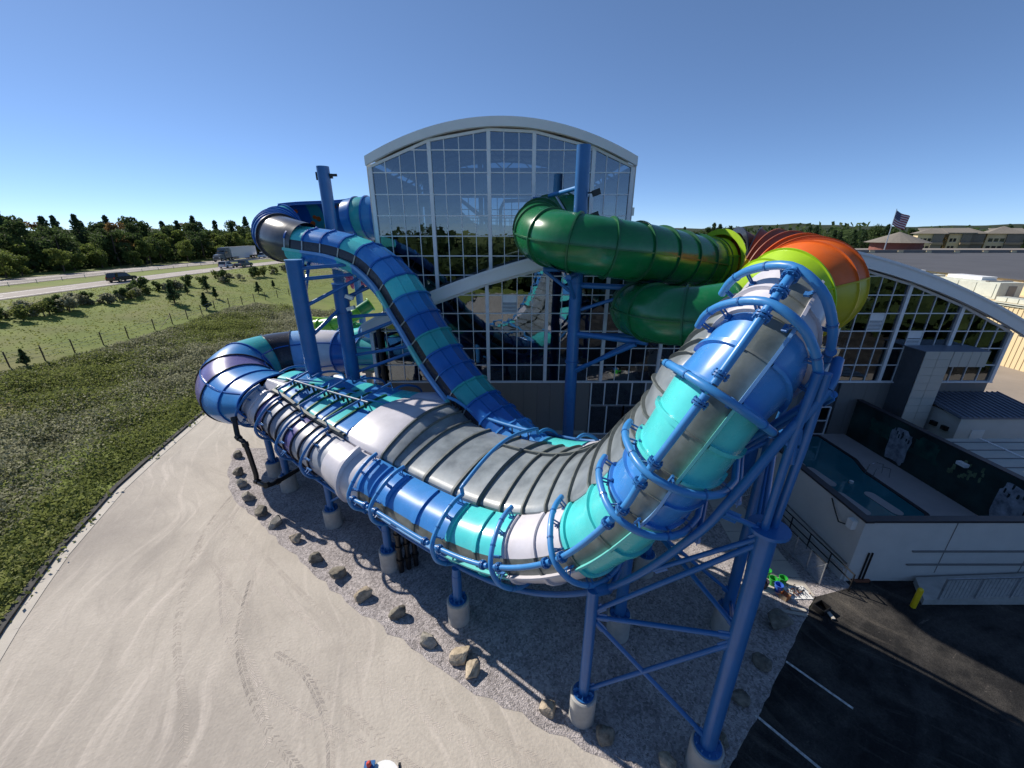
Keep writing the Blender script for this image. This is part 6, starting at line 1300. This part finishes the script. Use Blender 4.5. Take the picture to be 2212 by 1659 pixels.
# ------------------------------------------------------------------ highway
for nm, xa, xb, mt, zo in (('shoulder', -79.2, -88.6, 'shoulder', 0.05), ('highway', -80.4, -87.6, 'highway', 0.058), ('shoulder', -99.6, -112.4, 'shoulder', 0.05), ('highway', -101.4, -109.8, 'highway', 0.058)):
    ys = np.r_[np.arange(20, 420, 8)]; b = MB(); b.loft([[(xa + hwx(y), y, 5 + zo) for y in ys], [(xb + hwx(y), y, 5 + zo) for y in ys]]); tag(b.build(nm, mt), kind='structure')
for xc in (-80.9, -87.1, -101.9, -109.3):
    ys = np.arange(20, 420, 8); b = MB(); b.loft([[(xc - 0.09 + hwx(y), y, 5.064) for y in ys], [(xc + 0.09 + hwx(y), y, 5.064) for y in ys]]); tag(b.build('edge_line', 'white_paint'), kind='structure')
for xc in (-84.0, -105.6):
    for y in np.arange(40, 300, 12): tag(MB().sheet([(xc - 0.08 + hwx(y), y), (xc + 0.08 + hwx(y), y), (xc + 0.08 + hwx(y + 3), y + 3), (xc - 0.08 + hwx(y + 3), y + 3)], 5.064).build('lane_dash', 'white_paint'), kind='structure')
gr = empty('guard_cable'); tag(gr, 'low cable barrier on thin posts along the highway median', 'barrier')
pm = MB().box((0, 0, 0.4), (0.08, 0.08, 0.8)).mesh('post', 'galv')
for y in range(60, 260, 5): inst(pm, 'post', gr, (-98.4 + hwx(y), y, 5))
for z in (0.5, 0.72): MB().tube([(-98.4 + hwx(y), y, 5 + z) for y in range(60, 261, 10)], 0.03, 5).build('cable', 'galv', gr)

def wheel(root, x, y, r, w=0.22):
    t = MB().cyl((x - w / 2, y, r), (x + w / 2, y, r), r, 18).build('wheel', 'tyre', root, smooth=40)
    for s in (-1, 1): MB().cyl((x + s * (w / 2 - 0.02), y, r), (x + s * (w / 2 + 0.015), y, r), r * 0.62, 14).build('rim', 'chrome', t, smooth=40)
def extr(root, nm, mt, prof, x0, x1, taper=None, sm=30):
    """side profile (y,z) extruded across the width; taper narrows the upper points."""
    zmin = min(p[1] for p in prof); zmax = max(p[1] for p in prof); n = len(prof); b = MB(); cx = (x0 + x1) / 2
    def pt(x, p):
        k = 1.0 if not taper else 1 - taper * (p[1] - zmin) / (zmax - zmin); return (cx + (x - cx) * k, p[0], p[1])
    b.add([pt(x0, p) for p in prof] + [pt(x1, p) for p in prof], [tuple(range(n)), tuple(range(2 * n - 1, n - 1, -1))] + [(i, n + i, n + (i + 1) % n, (i + 1) % n) for i in range(n)]); return b.build(nm, mt, root, smooth=sm)
def car(x, y, lab, paint, kind='suv', flip=False, L=4.7, nm='car', cat='car'):
    t = empty(nm, (x, y, 5.06), math.pi if flip else 0.0); tag(t, lab, cat, 'vehicles on the highway'); h = L / 2; w = 0.93
    hood = {'suv': 1.0, 'pickup': 1.05, 'van': 1.15, 'sedan': 0.95}[kind]
    extr(t, 'body', paint, [(-h, 0.42), (-h + 0.1, 0.3), (h - 0.15, 0.3), (h, 0.45), (h - 0.04, 0.75), (h - 0.3, hood - 0.08), (h - 1.15, hood), (-h + 0.15, hood + 0.05), (-h, hood - 0.1)], -w, w, 0.05)
    cab = {'suv': [(h - 1.25, hood), (h - 2.0, 1.66), (-h + 0.5, 1.68), (-h + 0.08, hood + 0.05)], 'sedan': [(h - 1.2, hood), (h - 2.0, 1.45), (-h + 1.3, 1.45), (-h + 0.55, hood + 0.03)], 'pickup': [(h - 1.35, hood), (h - 2.0, 1.78), (-h + 1.9, 1.8), (-h + 1.75, hood)], 'van': [(h - 0.75, hood), (h - 1.35, 1.95), (-h + 0.12, 1.98), (-h + 0.02, hood)]}[kind]
    extr(t, 'windows', 'glass_car', cab, -w * 0.97, w * 0.97, 0.16)
    zt = cab[1][1]; extr(t, 'roof', paint, [(cab[1][0] - 0.05, zt - 0.02), (cab[1][0] - 0.2, zt + 0.06), (cab[2][0] + 0.1, zt + 0.07), (cab[2][0], zt - 0.02)], -w * 0.83, w * 0.83)
    for s in (-1, 1):
        extr(t, 'pillar', paint, [(cab[2][0] + 0.05, zt), (cab[2][0] + 0.35, zt), (cab[3][0] + 0.7, hood), (cab[3][0] + 0.1, hood)], s * w * 0.99 - 0.02, s * w * 0.99 - 0.01)
        for yy in (h - 0.9, -h + 0.95): wheel(t, s * (w - 0.06), yy, 0.36)
        MB().box((s * 0.68, h - 0.03, 0.72), (0.36, 0.08, 0.14)).build('headlight', 'white_paint', t); MB().box((s * 0.78, -h + 0.02, 0.85), (0.2, 0.06, 0.26)).build('taillight', 'red_lamp', t)
    if kind == 'van': extr(t, 'side_panel', paint, [(h - 2.3, hood), (h - 2.3, 1.93), (-h + 0.13, 1.95), (-h + 0.05, hood)], -w * 0.985, w * 0.985, 0.12)
    if kind == 'pickup': MB().box((0, -h + 0.9, 1.04), (1.5, 1.5, 0.06)).build('bed', 'black', t)
    return t
M['car_white'] = mat('car_white', (0.62, 0.63, 0.65), rough=0.2, coat=0.6, var=0.03); M['car_black'] = mat('car_black', (0.012, 0.014, 0.016), rough=0.2, coat=0.6, var=0.1); M['car_grey'] = mat('car_grey', (0.10, 0.115, 0.13), rough=0.25, coat=0.6, var=0.05)
for c_ in (car(-83.2, 121.5, 'white hatchback on the near carriageway, left of the pickup', 'car_white', 'suv', L=4.3), car(-80.6, 125.2, 'dark pickup on the near carriageway close to the slide', 'car_grey', 'pickup', L=5.4, nm='pickup_truck', cat='pickup'), car(-83.0, 87.6, 'black estate car alone at the left on the near carriageway', 'car_black', 'suv', L=4.8), car(-100.0, 169.5, 'white panel van behind the truck on the far carriageway', 'car_white', 'van', True, L=5.6, nm='panel_van', cat='van')): c_.scale = (1.1, 1.08, 1.1)
# semi-trailer truck heading left on the far carriageway
tk = empty('semi_truck', (-103.2, 152, 5.06), math.pi + 0.05); tk.scale = (1.15, 1.2, 1.15)
tag(tk, 'white semi-trailer truck heading left on the far carriageway', 'truck')
extr(tk, 'trailer_box', 'car_white', [(-14.2, 1.15), (-0.5, 1.15), (-0.5, 4.05), (-14.2, 4.05)], -1.28, 1.28)
extr(tk, 'side_skirt', 'car_white', [(-9.8, 0.5), (-4.0, 0.5), (-4.0, 1.14), (-9.8, 1.14)], -1.2, 1.2)
for k in range(5): MB().box((1.295, -12.9 + k * 0.36, 3.45), (0.02, 0.26, 0.45)).build('lettering', 'flag_blue', tk)
extr(tk, 'sleeper', 'car_grey', [(-0.1, 1.0), (2.6, 1.0), (2.7, 2.3), (1.9, 3.9), (0.2, 4.0), (-0.1, 3.8)], -1.2, 1.2, 0.06)
extr(tk, 'hood', 'car_grey', [(2.6, 0.6), (5.0, 0.55), (5.1, 1.5), (4.7, 1.95), (2.7, 2.25)], -1.05, 1.05, 0.08)
MB().box((0, 2.42, 2.85), (2.0, 0.1, 0.8), Matrix.Rotation(R(-25), 3, 'X')).build('windscreen', 'glass_car', tk)
for s in (-1, 1):
    MB().box((s * 1.2, 1.7, 2.6), (0.04, 0.9, 0.7)).build('side_window', 'glass_car', tk); MB().box((s * 0.85, 5.05, 1.2), (0.35, 0.1, 0.25)).build('headlight', 'white_paint', tk); MB().box((s * 1.38, 2.7, 2.4), (0.12, 0.12, 0.6)).build('mirror', 'chrome', tk)
    MB().cyl((s * 1.1, 0.0, 1.0), (s * 1.1, 0.0, 4.2), 0.09, 8).build('exhaust_stack', 'chrome', tk)
    for yy in (4.3, 0.6, -0.7, -11.6, -12.9): wheel(tk, s * 1.05, yy, 0.5, 0.35)
MB().box((0, 5.1, 0.7), (2.2, 0.2, 0.4)).build('bumper', 'chrome', tk)
MB().box((0, 2.0, 0.8), (1.0, 6, 0.3)).build('chassis', 'black', tk)
tag(MB().box((105, 400, 32), (14, 1.5, 7)).build('distant_sign', 'white_paint'), 'tiny pale sign board on the far wooded ridge', 'sign')
